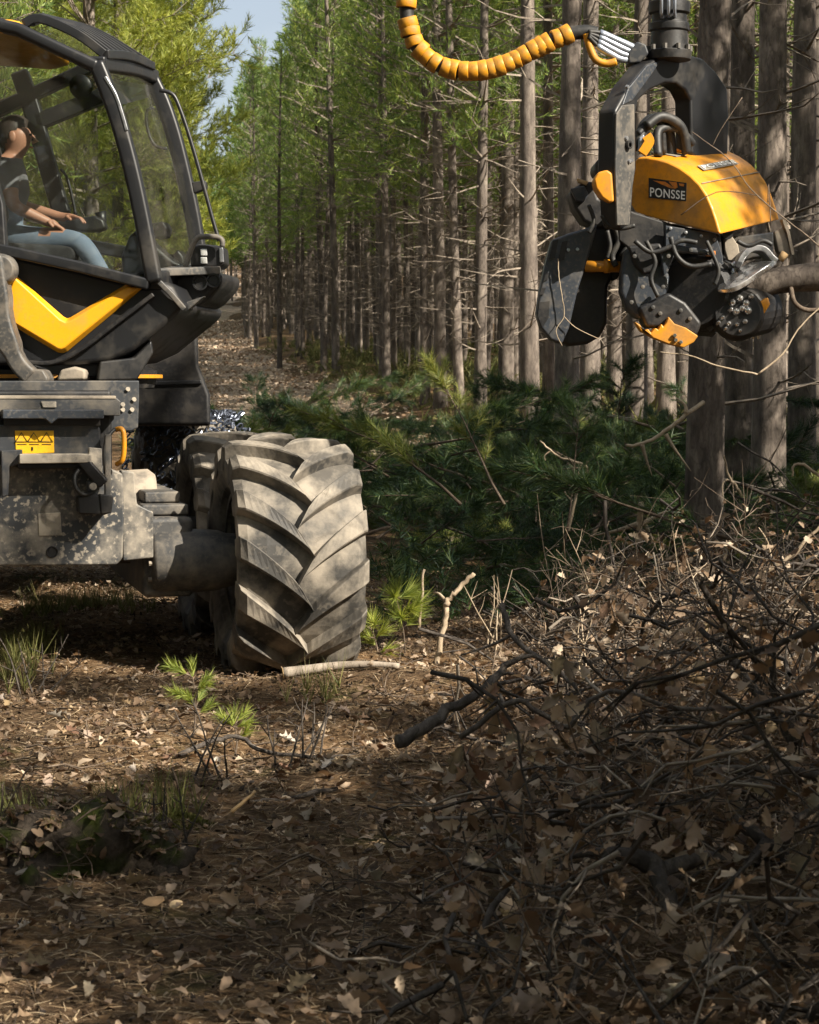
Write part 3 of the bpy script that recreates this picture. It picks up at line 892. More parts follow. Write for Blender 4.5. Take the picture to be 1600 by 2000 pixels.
# tyre chains on the rear wheel: rings of links lying over the tread
def chain_links():
    mb = MB(); rng = np.random.default_rng(8); c = V(.02, -4.15, .68)
    for xx in np.linspace(-.36, .36, 13):
        for k in range(46):
            a = -1.9 + 3.8 * k / 45 + rng.normal() * .02
            xj = xx + .03 * math.sin(k * 1.3 + xx * 20)
            rr = .715 + rng.uniform(-.01, .025)
            p = c + RV * xj + FV * (math.sin(a) * rr) + ZV * (math.cos(a) * rr)
            u = Vector(rng.normal(size=3)).normalized(); w = u.orthogonal().normalized()
            q = u.cross(w)
            ring = [p + (w * math.cos(t) * .03 + q * math.sin(t) * .018) for t in np.linspace(0, 2 * math.pi, 7)]
            mb.tube(ring, .0075, 4, caps=False)
    return mb
o = obj('tyre_chain', chain_links(), M['chain'], HV, fix=False); o['kind'] = 'stuff'

# --- bogie, axle
obj('wheel_hub', MB().lathe([(-.42, 0), (-.42, .155), (-.40, .172), (-.16, .176), (-.05, .168), (0, .15), (.25, .14), (.25, 0)], V(-.33, 0, .655), RV, 28, ref=FV), M['axledark'], HV, smooth=True)
mb = MB().vbox(-.80, -.52, -1.75, .06, .46, .90); obj('bogie_case', mb, M['axledark'], HV, bevel=.03, segs=3)
mb = MB().vbox(-.79, -.53, -1.2, -.06, .905, .965); obj('bogie_cover', mb, M['axledark'], HV, bevel=.012)
mb = MB().vbox(-.76, -.56, -1.1, -.18, .968, 1.03); obj('bogie_cover', mb, M['axledark'], HV, bevel=.012)
obj('wheel_hub', MB().lathe([(-.42, 0), (-.42, .155), (-.40, .172), (-.1, .176), (0, .15), (.25, .14), (.25, 0)], V(-.33, -1.52, .655), RV, 28, ref=FV), M['axledark'], HV, smooth=True)
obj('axle', MB().lathe([(0, 0), (0, .16), (.30, .165), (.33, .15), (.36, .15), (.56, .16), (.60, .13), (.60, 0)], V(-1.25, -.62, .98), RV, 28, ref=FV), M['axle'], HV, smooth=True)
obj('axle', MB().lathe([(0, 0), (0, .10), (.7, .11), (.7, 0)], V(-1.25, -.62, .70), RV, 24, ref=FV), M['axledark'], HV, smooth=True)
for k in range(8):
    a = 2 * math.pi * k / 8
    obj('hub_bolt', MB().tube([V(-.755, math.cos(a) * .13, .655 + math.sin(a) * .13), V(-.775, math.cos(a) * .13, .655 + math.sin(a) * .13)], .014, 6), M['axle'], HV)

# --- front frame: plates and beams across the nose, traced on planes square to the machine
FVb = -FV
def fs_(name, pts, f, th, mat, bevel=.006, parent=None):
    return slab(name, pts, PF(f), FVb * th, M[mat], parent or HV, bevel)
obj('chassis', MB().vbox(-1.72, -.98, -3.2, .24, .70, 1.60), M['blackdull'], HV, bevel=.02)
obj('chassis', MB().vbox(-1.75, -.85, -5.0, -3.0, .70, 1.35), M['blackdull'], HV, bevel=.02)
fs_('front_plate', [(-90, 908), (205, 910), (240, 925), (243, 1000), (240, 1090), (228, 1104), (-90, 1106)], .30, .06, 'dusty', .012)
fs_('plate_patch', [(74, 1003), (118, 1001), (121, 1046), (76, 1047)], .306, .012, 'dustbar', .003)
o = obj('drain_hole', MB().lathe([(0, 0), (0, .022), (.006, .026), (.006, .030), (0, .032)], onplane(102, 1078, PF(.302)), FV, 20), M['blackdull'], HV)
fs_('frame_panel', [(-90, 744), (272, 743), (272, 775), (270, 835), (258, 842), (-90, 842)], .22, .05, 'darkgrey', .008)
fs_('mud_tray', [(-90, 777), (228, 777), (236, 784), (235, 812), (-90, 812)], .34, .10, 'darkgrey', .006)
fs_('tray_dust', [(-90, 772), (226, 773), (227, 779), (-90, 779)], .345, .09, 'axle', .003)
fs_('tray_clip', [(80, 784), (110, 784), (110, 796), (84, 796)], .35, .02, 'dustbar', .003)
fs_('front_beam', [(5, 800), (203, 800), (203, 818), (113, 818), (100, 828), (88, 818), (5, 818)], .46, .16, 'bluegrey', .006)
fs_('beam_shadow', [(8, 816), (196, 816), (196, 832), (8, 832)], .38, .06, 'blackdull', .004)  # dark strip standing for the shadow under the front beam
fs_('sign_panel', [(-90, 830), (192, 830), (196, 840), (196, 890), (-90, 890)], .36, .05, 'darkgrey', .006)
st = fs_('warning_sign', [(29, 841), (105, 841), (106, 884), (60, 886), (46, 888), (31, 884)], .366, .006, 'sticker', .002)
for cx in (42, 66, 91):
    tri = [(cx - 12, 863), (cx, 845), (cx + 12, 863)]
    P3 = [onplane(x, y, PF(.368)) for x, y in tri]
    obj('warning_triangle', MB().tube(P3 + [P3[0]], .003, 4), M['stickblack'], st)
for (x0, x1, yy) in ((33, 52, 868), (57, 76, 868), (82, 100, 868)):
    obj('printed_line', MB().tube([onplane(x0, yy, PF(.368)), onplane(x1, yy, PF(.368))], .002, 4), M['stickblack'], st)
obj('printed_mark', MB().tube([onplane(63, 873, PF(.368)), onplane(63, 880, PF(.368))], .005, 4), M['stickblack'], st)
fs_('step_bar', [(38, 887), (178, 887), (180, 904), (38, 906)], .48, .16, 'dustbar', .006)
fs_('step_bar_underside', [(34, 906), (176, 905), (172, 915), (36, 916)], .42, .1, 'blackdull', .004)
fs_('bracket', [(174, 874), (199, 876), (200, 925), (188, 915), (174, 905)], .44, .05, 'dustbar', .004)
fs_('bracket', [(2, 880), (44, 878), (44, 905), (20, 912), (16, 968), (4, 972)], .42, .06, 'darkgrey', .006)
fs_('post', [(205, 850), (217, 846), (217, 968), (205, 972)], .42, .05, 'greyarm', .006)
obj('latch_arm', MB().tube([onplane(160, 895, PF(.44)), onplane(178, 918, PF(.45)), onplane(203, 945, PF(.45))], 1, rect=(.065, .06)), M['blackdull'], HV, bevel=.008)
obj('hose_loop', MB().tube(smooth_path([onplane(156, 915, PF(.44)), onplane(146, 930, PF(.47)), onplane(148, 952, PF(.48)), onplane(162, 966, PF(.47)), onplane(180, 962, PF(.45))], 5), .011, 8), M['hose'], HV, smooth=True)
fs_('hitch_block', [(152, 972), (166, 966), (214, 968), (216, 1002), (204, 1006), (154, 1003)], .46, .14, 'blackdull', .008)
fs_('hitch_block', [(170, 940), (186, 936), (196, 955), (188, 972), (172, 972)], .44, .06, 'darkgrey', .008)
fs_('hitch_block', [(194, 965), (222, 968), (218, 1002), (198, 1004)], .47, .05, 'blackdull', .006)
obj('hitch_pin', MB().tube([onplane(182, 950, PF(.40)), onplane(182, 950, PF(.50))], .020, 10), M['dustbar'], HV)
for (x, y) in ((240, 790), (240, 800), (262, 780), (250, 760), (258, 800)):
    obj('bolt', MB().lathe([(0, 0), (.012, .011), (.012, 0)][::-1] + [(0, .013)], onplane(x, y, PF(.222)), FV, 8), M['dustbar'], HV)
obj('black_cable', MB().tube(smooth_path([onplane(224, 838, PF(.36)), onplane(208, 858, PF(.40)), onplane(204, 890, PF(.41)), onplane(206, 925, PF(.4))], 5), .010, 8), M['hose'], HV, smooth=True)
obj('yellow_handle', MB().tube(smooth_path([onplane(227, 839, PF(.34)), onplane(237, 838, PF(.37)), onplane(242, 850, PF(.38)), onplane(242, 882, PF(.38)), onplane(238, 900, PF(.37)), onplane(228, 907, PF(.34))], 5), .014, 10), M['yellow'], HV, smooth=True)
fs_('side_plate', [(236, 918), (262, 922), (268, 985), (300, 1000), (300, 1090), (240, 1096)], .16, .10, 'dusty', .01)
# engine cover and black rear mass behind the cab
obj('engine_cover', MB().prism([onplane(x, y, PD(14.2)) for x, y in [(120, 760), (120, 610), (372, 612), (386, 624), (388, 712), (410, 770), (412, 832), (120, 832)]], (-.2, 1.9, 0)), M['blackdull'], HV, bevel=.03, segs=3)
obj('engine_cover_rib', MB().prism([onplane(x, y, PD(14.18)) for x, y in [(290, 745), (392, 742), (394, 750), (290, 753)]], (0, .06, 0)), M['black'], HV, bevel=.006)
# turntable under the cab
obj('turntable', MB().lathe([(0, 0), (0, .62), (.06, .64), (.10, .64), (.12, .58), (.28, .56), (.30, .5), (.30, 0)], Vector((-2.1, 12.45, 1.60)), ZV, 36), M['blackdull'], HV, smooth=False)
obj('turntable_rim', MB().lathe([(0, .655), (0, .67), (.02, .67), (.02, .655)], Vector((-2.1, 12.45, 1.655)), ZV, 36), M['yellow'], HV)
fs_('cab_mount', [(195, 706), (262, 698), (296, 664), (300, 690), (268, 742), (190, 744)], .02, .5, 'black', .012)
fs_('cab_mount', [(60, 708), (250, 704), (240, 736), (70, 742)], -.1, .5, 'black', .02)

# --- cab: near side about 11.7 m from the camera, far side 13.2 m
DN, DF = 11.7, 13.2
CB = bpy.data.objects.new('cab', None); COL.objects.link(CB); CB.parent = HV; CB.matrix_parent_inverse = WM[HV.name].inverted()
def cpart(name, mb, mat, **kw):
    return obj(name, mb, M[mat], CB, **kw)
Yv = Vector((0, 1, 0))
def bar(name, pts, w, mat='black', D=DN, depth=.09, bevel=.012, n=1):
    P3 = pxs(pts, D)
    if n > 1: P3 = smooth_path(P3, n)
    wm = w / FPX * D
    return cpart(name, MB().tube(P3, 1, rect=(wm, depth), up=Yv), mat, bevel=bevel)
lower = [(-330, 470), (0, 494), (150, 526), (286, 560), (312, 545), (338, 560), (360, 600), (338, 622), (262, 684), (214, 706), (150, 713), (-330, 713)]
cpart('lower_body', MB().prism([onplane(x, y, PD(DN + .06)) for x, y in lower], (0.10, 1.35, 0)), 'black', bevel=.03, segs=3)
# moulded edge along the belly
bar('belly_edge', [(20, 700), (60, 708), (110, 706), (165, 678), (215, 640), (300, 575)], 9, 'blackdull', DN + .03, .05, .006, 4)
# yellow V stripe with a faceted upper edge
Vp = [(30, 536), (10, 578), (22, 634), (112, 688), (122, 690), (132, 686), (280, 562), (250, 553), (137, 620), (131, 622), (124, 618)]
Vp = [(-6, 575) if False else p for p in Vp]
bmv = bmesh.new()
fc = bmv.faces.new([bmv.verts.new(onplane(x, y, PD(DN + .05))) for x, y in Vp])
bmv.normal_update()
if fc.normal.y > 0: bmesh.ops.reverse_faces(bmv, faces=[fc])
bmesh.ops.inset_individual(bmv, faces=[fc], thickness=.022, depth=.045)
me = bpy.data.meshes.new('yellow_stripe'); bmv.to_mesh(me); bmv.free()
o = obj('yellow_stripe', me, M['yellow_cab'], CB, bevel=.008, segs=3, angle=15)
# frame
bar('window_sill', [(-320, 452), (0, 487), (150, 520), (292, 556)], 22, 'black', DN, .10)
bar('front_pillar', [(188, 122), (206, 165), (232, 238), (256, 325), (278, 425), (302, 552)], 31, 'black', DN, .11, .02, 3)
bar('pillar_trim', [(205, 150), (228, 190), (248, 255)], 6, 'steel', DN - .05, .02, .003, 4)
bar('roof_rail', [(-320, -22), (36, 58), (120, 98), (192, 132)], 24, 'black', DN, .12, .02)
bar('rear_pillar', [(-300, -10), (-290, 460)], 34, 'black', DN, .12)
bar('door_pillar', [(-70, 30), (-40, 250), (-2, 400), (4, 492)], 22, 'black', DN, .09)
bar('front_pillar', [(292, 146), (318, 200), (340, 265), (360, 345), (378, 430), (392, 520)], 30, 'black', DF - .1, .11, .02, 3)
P3 = smooth_path([at(188, 124, DN), at(222, 128, DN + .5), at(262, 136, DN + 1.0), at(296, 150, DF - .1)], 4)
cpart('front_header', MB().tube(P3, 1, rect=(.10, .08), up=ZV), 'black', bevel=.015)
# visor band under the header
ta = [at(206, 152, DN + .05), at(298, 168, DF - .12), at(290, 190, DF - .15), at(236, 205, DN + .05)]
cpart('sun_visor', MB().prism(ta, (-.02, 0, 0)), 'black')
# far side rails and posts
bar('roof_rail', [(-300, 330), (0, 214), (100, 168), (176, 132), (250, 130), (292, 150)], 24, 'black', DF, .10)
bar('far_window_rail', [(70, 240), (140, 212), (212, 182)], 30, 'black', DF, .10)
bar('far_door_pillar', [(38, 140), (62, 210), (84, 290), (104, 360), (122, 420)], 34, 'black', DF, .10, .015, 3)
bar('window_sill', [(-300, 430), (120, 470), (392, 520)], 24, 'black', DF, .10)
# sill across the front and nose
P3 = [at(300, 548, DN + .02), at(345, 540, DN + .7), at(392, 520, DF - .1)]
cpart('front_sill', MB().tube(smooth_path(P3, 4), 1, rect=(.09, .10), up=ZV), 'black', bevel=.015)
# roof: glazed hatch, guard bars, yellow rear cap
ra = [at(30, 54, DN), at(190, 126, DN), at(292, 144, DF - .1), at(110, 62, DF - .1)]
cpart('roof_glass', MB().prism(ra, (0, 0, .02)), 'glass')
for i in range(8):
    t = i / 7; D = DN + .05 + 1.2 * t
    a0 = at(46 + 34 * t, 47 - 14 * t, D); a1 = at(78 + 20 * t, 36 + 2 * t, D); a2 = at(150 + 40 * t, 66 - 2 * t, D); a3 = at(204 + 92 * t, 106 + 22 * t, D)
    cpart('roof_guard_bar', MB().tube(smooth_path([a0, a1, a2, a3], 4), 1, rect=(.035, .05), up=ZV), 'black', bevel=.006)
P3 = [at(204, 106, DN + .05), at(250, 110, DN + .65), at(296, 129, DN + 1.25)]
cpart('roof_guard_front', MB().tube(smooth_path(P3, 4), 1, rect=(.05, .05), up=ZV), 'black', bevel=.008)
P3 = [at(60, 42, DN + .05), at(80, 36, DN + 1.25)]
cpart('roof_guard_rear', MB().tube(P3, 1, rect=(.05, .05), up=ZV), 'black', bevel=.008)
cp = [at(-330, 20, DN - .02), at(20, 37, DN - .02), at(42, 42, DN - .02), at(36, 54, DN - .02), at(0, 63, DN - .02), at(-330, 40, DN - .02)]
cpart('roof_cap', MB().prism(cp, (.05, 1.4, 0)), 'yellow_cab', bevel=.02, segs=3)
# glazing
def pane(name, pts):
    P3 = [at(*p) for p in pts]
    nrm = (P3[1] - P3[0]).cross(P3[-1] - P3[0]).normalized()
    return cpart(name, MB().prism(P3, nrm * .008), 'glass', fix=True)
pane('side_window', [(-295, 0, DN + .02), (30, 62, DN + .02), (190, 135, DN + .02), (256, 325, DN + .02), (296, 545, DN + .02), (0, 480, DN + .02), (-295, 450, DN + .02)])
P = [at(200, 140, DN + .02), at(258, 325, DN + .02), at(300, 540, DN + .02), at(390, 515, DF - .12), at(358, 340, DF - .12), at(296, 155, DF - .12)]
cpart('windscreen', MB().prism([P[0], P[1], P[4], P[5]], (.006, 0, 0)), 'glass'); cpart('windscreen', MB().prism([P[1], P[2], P[3], P[4]], (.006, 0, 0)), 'glass')
pane('far_window', [(-290, 330, DF), (0, 216, DF), (176, 134, DF), (292, 152, DF), (358, 340, DF), (390, 515, DF), (-290, 430, DF)])
# grab rails
cpart('grab_rail', MB().tube(smooth_path(pxs([(312, 176), (336, 183), (350, 208), (372, 272), (396, 356), (416, 430), (428, 470)], 12.7), 4), .012, 8), 'black', smooth=True)
cpart('mirror_loop', MB().tube(smooth_path(pxs([(300, 210), (288, 216), (286, 240), (294, 270), (306, 286), (326, 290)], 12.9), 5), .010, 8), 'black', smooth=True)
cpart('rail_clamp', MB().prism([onplane(x, y, PD(12.75)) for x, y in [(374, 355), (402, 352), (404, 368), (378, 378)]], (0, .08, 0)), 'black', bevel=.008)
# lamp platform in front of the windscreen
cpart('lamp_platform', MB().prism([at(308, 524, 11.9), at(430, 520, 12.2), at(438, 516, 13.0), at(390, 512, 13.0)], (0, 0, -.045)), 'greyarm', bevel=.008)
cpart('lamp_housing', MB().prism([onplane(x, y, PD(12.25)) for x, y in [(372, 522), (374, 480), (392, 476), (437, 480), (440, 515), (430, 522)]], (0, .30, 0)), 'black', bevel=.015)
for i in range(2):
    cpart('lamp_lens', MB().prism([onplane(x, y, PD(12.235)) for x, y in [(391, 486 + 16 * i), (404, 486 + 16 * i), (405, 499 + 16 * i), (392, 499 + 16 * i)]], (0, .02, 0)), 'lamp', bevel=.004)
cpart('lamp_lens', MB().prism([onplane(x, y, PD(12.235)) for x, y in [(428, 484), (436, 485), (437, 512), (429, 512)]], (0, .02, 0)), 'steel', bevel=.004)
cpart('lamp_guard', MB().tube(smooth_path(pxs([(362, 524), (372, 490), (384, 466), (400, 462), (425, 463), (434, 470), (434, 482)], 12.2), 3), .016, 8), 'greyarm', smooth=True)
cpart('lamp_cluster', MB().prism([onplane(x, y, PD(12.2)) for x, y in [(332, 548), (356, 532), (434, 530), (432, 556), (402, 588), (382, 600), (366, 590), (345, 572)]], (.05, .7, 0)), 'blackdull', bevel=.03, segs=3)
cpart('lamp', MB().lathe([(0, 0), (0, .04), (.03, .045), (.035, .045), (.035, .036), (.02, .034), (.02, 0)], at(392, 552, 12.19), (0, -1, 0), 18), 'black')
cpart('lamp', MB().lathe([(0, 0), (0, .035), (.03, .04), (.035, .04), (.035, .032), (.02, .03), (.02, 0)], at(418, 548, 12.19), (0, -1, 0), 18), 'black')
cpart('nose_edge', MB().tube(pxs([(308, 548, 11.72), (335, 575, 11.72), (360, 604, 11.74)], 11.7), 1, rect=(.03, .04), up=Yv), 'greyarm', bevel=.006)
cpart('nose_bracket', MB().prism([onplane(x, y, PD(11.95)) for x, y in [(350, 596), (362, 590), (400, 578), (372, 602), (356, 612)]], (0, .1, 0)), 'greyarm', bevel=.006)
# cab interior
cpart('seat_back', MB().prism([onplane(x, y, PD(12.25)) for x, y in [(-70, 300), (-40, 262), (-12, 270), (0, 330), (10, 420), (6, 468), (-60, 470)]], (0, .48, 0)), 'seat', bevel=.05, segs=3)
cpart('seat_base', MB().prism([onplane(x, y, PD(12.22)) for x, y in [(-70, 470), (140, 478), (150, 494), (140, 512), (-70, 520)]], (0, .52, 0)), 'seat', bevel=.04, segs=3)
cpart('armrest', MB().prism([onplane(x, y, PD(12.8)) for x, y in [(110, 432), (186, 420), (202, 428), (208, 446), (190, 452), (112, 452)]], (0, .12, 0)), 'black', bevel=.02, segs=3)
0 and cpart('armrest', MB().prism([onplane(x, y, PD(12.05)) for x, y in [(60, 462), (128, 456), (134, 470), (64, 480)]], (0, .10, 0)), 'seat', bevel=.02, segs=3)
cpart('joystick', MB().tube(pxs([(196, 448), (200, 430), (196, 414)], 12.86), [.03, .025, .035], 8), 'black', smooth=True)
cpart('console', MB().prism([onplane(x, y, PD(12.5)) for x, y in [(236, 500), (252, 460), (276, 440), (296, 470), (330, 500), (360, 520), (240, 545)]], (0, .4, 0)), 'black', bevel=.03, segs=3)
cpart('display', MB().prism([onplane(x, y, PD(12.45)) for x, y in [(296, 436), (318, 432), (326, 445), (322, 462), (300, 466)]], (.02, .14, 0)), 'blackdull', bevel=.01)
cpart('display', MB().prism([onplane(x, y, PD(12.9)) for x, y in [(336, 500), (346, 486), (358, 500), (360, 520), (336, 522)]], (.02, .14, 0)), 'black', bevel=.015)
cpart('cab_light', MB().lathe([(0, 0), (0, .05), (.05, .07), (.07, .07), (.07, 0)], at(168, 168, 12.6), (-.4, -1, -.2), 20), 'black', smooth=True)
cpart('cab_floor', MB().prism([at(-300, 520, DN + .1), at(280, 566, DN + .1), at(330, 560, DF - .2), at(-300, 520, DF - .2)], (0, 0, -.03)), 'seat')
cpart('cab_rear_wall', MB().prism([at(-295, 10, DN + .05), at(-295, 470, DN + .05), at(-260, 470, DF - .05), at(-260, 150, DF - .05)], (-.03, 0, 0)), 'black')
cpart('cab_cable', MB().tube(smooth_path(pxs([(118, 330), (130, 345), (140, 380), (148, 420)], 12.9), 4), .010, 6), 'black', smooth=True)
# grey crane fork that carries the cab, at the photo's edge
cpart('fork_pivot', MB().lathe([(0, 0), (0, .075), (.03, .085), (.10, .085), (.13, .07), (.13, 0)], at(8, 528, 11.62), (0, -1, 0), 28), 'greyarm', bevel=.006)
cpart('fork_arm', MB().tube(smooth_path(pxs([(-14, 500), (-4, 570), (8, 640), (34, 705), (62, 736)], 11.55), 4), [1.5] * 6 + [1.35] * 5 + [1.1] * 6, rect=(.085, .12), up=Yv), 'greyarm', bevel=.02, segs=3)
cpart('fork_foot', MB().prism([onplane(x, y, PD(11.5)) for x, y in [(36, 726), (66, 720), (84, 722), (94, 740), (90, 748), (36, 748)]], (0, .22, 0)), 'greyarm', bevel=.015)
cpart('fork_foot', MB().prism([onplane(x, y, PD(11.7)) for x, y in [(118, 722), (145, 716), (166, 722), (166, 742), (110, 744)]], (0, .2, 0)), 'axle', bevel=.015)

# --- crane boom over the cab, above the picture
BP = [Vector((-3.1, 12.7, 1.9)), Vector((-3.0, 12.7, 4.0)), Vector((-2.3, 12.4, 6.1))]
obj('crane_pillar', MB().tube(BP, [1.2, 1.1, 1], rect=(.26, .34), up=Yv), M['yellow'], HV, bevel=.02)
obj('crane_boom', MB().tube([BP[2], Vector((-.4, 11.9, 6.35)), Vector((1.35, 11.5, 5.35))], [1.1, .95, .7], rect=(.22, .26), up=Yv), M['yellow'], HV, bevel=.02)
obj('boom_tip', MB().tube([Vector((1.35, 11.5, 5.40)), Vector((1.36, 11.5, 4.55))], 1, rect=(.14, .16), up=Yv), M['black'], HV, bevel=.02)
# ---------------------------------------------------------------- harvester head
HD = thing('harvester_head', 'yellow-covered harvester felling head with black rollers hanging from the dark arch', 'harvester head', tuple(at(1300, 560, 11.4)))
def hslab(name, pts, D, th, mat, bevel=.008, vec=None, parent=None, segs=2):
    return slab(name, pts, PD(D), Vector(vec) if vec else Vector((0, th, 0)), M[mat], parent or HD, bevel, segs=segs)
HN = Vector((-.55, -.83, 0)).normalized()
HF = (at(1320, 380, 11.3), HN)
E = Vector((.41, .62, .12))
prof = [(1231, 398), (1231, 336), (1237, 316), (1247, 307), (1262, 306), (1285, 310), (1306, 316), (1328, 327), (1349, 342), (1367, 360), (1381, 381), (1391, 404), (1400, 430), (1408, 458), (1380, 451), (1310, 435), (1262, 422), (1240, 414)]
PP = [onplane(x, y, HF) for x, y in prof]
cov = obj('cover', MB().prism(PP, E), M['yellow'], HD, bevel=.012, segs=3, angle=22)
# low ridge on the cover's crown
A = [onplane(x, y, HF) for x, y in [(1250, 303), (1268, 303), (1298, 310), (1296, 316), (1252, 309)]]
obj('cover_ridge', MB().prism([p + E * .45 + Vector((0, 0, .012)) for p in A], E * .5), M['yellow'], HD, bevel=.012)
obj('cover_hatch_line', MB().tube([PP[9] + E * .02 - HN * 0 + Vector((.004, 0, .004)), PP[9] + E * .98 + Vector((.004, 0, .004))], .003, 4), M['stickgrey'], HD)
obj('cover_patch', MB().prism([PP[4] + E * .22 + Vector((0, 0, .004)), PP[4] + E * .38 + Vector((0, 0, .004)), PP[5].lerp(PP[6], .4) + E * .38 + Vector((0, 0, .004)), PP[5].lerp(PP[6], .4) + E * .22 + Vector((0, 0, .004))], (0, 0, .003)), M['stickgrey'], HD)
# badge and lettering
def quad_map(c, u, v):
    return (c[0] * (1 - u) + c[1] * u) * (1 - v) + (c[3] * (1 - u) + c[2] * u) * v     # c: lower-left, lower-right, upper-right, upper-left
def text_on(word, corners, name, mat, parent, lift):
    cu = bpy.data.curves.new('t', 'FONT'); cu.body = word; cu.space_character = 1.08; cu.offset = .012
    to = bpy.data.objects.new('t', cu); COL.objects.link(to)
    bpy.context.view_layer.update()
    me = bpy.data.meshes.new_from_object(to.evaluated_get(bpy.context.evaluated_depsgraph_get()))
    bpy.data.objects.remove(to)
    co = np.array([v.co[:] for v in me.vertices]); mn, mx = co.min(0), co.max(0)
    for v in me.vertices:
        u = (v.co.x - mn[0]) / (mx[0] - mn[0]); w = (v.co.y - mn[1]) / (mx[1] - mn[1])
        v.co = quad_map(corners, u, w) + lift
    me.name = name
    return obj(name, me, M[mat], parent)
HF2 = (HF[0] + HN * .004, HN); HF3 = (HF[0] + HN * .008, HN)
bd = slab('badge', [(1267, 347), (1341, 357), (1340, 393), (1267, 386)], HF2, -HN * .003, M['stickblack'], HD, 0)
text_on('PONSSE', [onplane(1270, 383.5, HF3), onplane(1338, 390, HF3), onplane(1338.5, 373, HF3), onplane(1270, 365.5, HF3)], 'lettering', 'stickwhite', bd, Vector((0, 0, 0)))
for poly in ([(1275, 352), (1300, 355), (1318, 368), (1308, 367)], [(1306, 354), (1322, 356), (1324, 366), (1318, 369)], [(1326, 358), (1337, 359), (1336, 364), (1328, 363)]):
    obj('badge_emblem', MB().add([onplane(x, y, HF3) for x, y in poly], [(0, 1, 2, 3)]), M['stickorange'], bd)
a0, a1 = PP[8], PP[7]
up_ = Vector((.35, -.25, .8)).normalized() * .006
q = [a0.lerp(a1, .1) + E * .22, a0.lerp(a1, .1) + E * .80, a0.lerp(a1, .72) + E * .80, a0.lerp(a1, .72) + E * .22]
bd2 = obj('badge', MB().prism([p + up_ * 1.2 for p in q], up_ * .3), M['stickgrey'], HD)
text_on('PONSSE', [a0.lerp(a1, .2) + E * .25, a0.lerp(a1, .2) + E * .77, a0.lerp(a1, .62) + E * .77, a0.lerp(a1, .62) + E * .25], 'lettering', 'stickwhite', bd2, up_ * 2.1)
# rotator and flanges
D0 = 11.42
c = at(1307, 105, D0); zs = lambda py: at(1307, py, D0).z - c.z
rp_ = [(zs(118), 0), (zs(118), .115), (zs(100), .12), (zs(99), .10), (zs(62), .095), (zs(60), .105), (zs(46), .105), (zs(45), .092), (zs(28), .092), (zs(26), .108), (zs(4), .108), (zs(2), .085), (zs(-60), .085), (zs(-62), .10), (zs(-120), .10), (zs(-120), 0)]
obj('rotator', MB().lathe(rp_, c, ZV, 28), M['blackdull'], HD, bevel=.004)
for k, px in enumerate((1292, 1306, 1318)):
    obj('rotator_hose', MB().tube(smooth_path([at(px - 4, -60, 11.28), at(px, -10, 11.27), at(px, 24, 11.30), at(px + 1, 36, 11.36)], 4), .009, 6), M['fitting'], HD, smooth=True)
for k in range(10):
    a = 2 * math.pi * k / 10
    obj('flange_bolt', MB().tube([c + Vector((math.cos(a) * .112, math.sin(a) * .112, zs(100))), c + Vector((math.cos(a) * .112, math.sin(a) * .112, zs(90)))], .013, 6), M['greyarm'], HD)
# arch (tilt frame): two legs and a crown, deep in the view direction
arch_o = [(1212, 446), (1206, 420), (1200, 330), (1202, 215), (1228, 168), (1262, 126), (1286, 112), (1340, 104), (1374, 114), (1400, 140), (1422, 172), (1425, 240), (1422, 320), (1412, 330)]
arch_i = [(1386, 330), (1352, 300), (1350, 196), (1340, 176), (1322, 163), (1300, 162), (1270, 176), (1248, 196), (1243, 222), (1244, 330), (1238, 366), (1234, 446)]
AN = Vector((.76, -.65, 0)).normalized()
AP = (at(1225, 330, 11.15), AN); AP2 = (AP[0] + AN * .008, AN)
obj('arch', MB().prism([onplane(x, y, AP) for x, y in arch_o + arch_i], -AN * .11), M['black'], HD, bevel=.016, segs=3)
slab('arch_plate', [(1207, 440), (1203, 330), (1205, 222), (1216, 205), (1240, 203), (1241, 330), (1236, 366), (1231, 440)], AP2, -AN * .015, M['greyarm'], HD, .005)
slab('arch_gusset', [(1228, 172), (1264, 128), (1292, 118), (1270, 150), (1236, 196), (1216, 206)], AP2, -AN * .015, M['bluegrey'], HD, .005)
obj('arch_eye', MB().lathe([(0, .012), (0, .022), (.02, .022), (.02, .012)], onplane(1225, 283, AP2), AN, 16), M['blackdull'], HD)
for (x, y) in ((1222, 270), (1228, 315), (1232, 313), (1224, 170)):
    obj('arch_bolt', MB().lathe([(0, .012), (.012, .010), (.012, 0)], onplane(x, y, AP2), AN, 8), M['steel'], HD)
obj('arch_pivot', MB().lathe([(-.05, 0), (-.05, .05), (.4, .05), (.4, 0)], at(1184, 322, 11.25), (0, 1, 0), 20), M['blackdull'], HD, smooth=True)
# small yellow cover and lumps on the near side
hslab('side_cover', [(1160, 350), (1168, 336), (1186, 331), (1196, 338), (1200, 394), (1190, 396), (1176, 386), (1164, 368)], 11.06, .16, 'yellow', .012, segs=3)
hslab('valve_block', [(1112, 372), (1136, 358), (1158, 352), (1170, 386), (1202, 398), (1210, 440), (1170, 446), (1140, 432), (1122, 405)], 11.44, .30, 'blackdull', .02)
hslab('valve_block', [(1128, 348), (1150, 354), (1146, 362), (1130, 355)], 11.42, .06, 'cutwood', .004)
hslab('valve_guard', [(1114, 368), (1142, 362), (1150, 380), (1140, 395), (1126, 392)], 11.40, .05, 'bluegrey', .006)
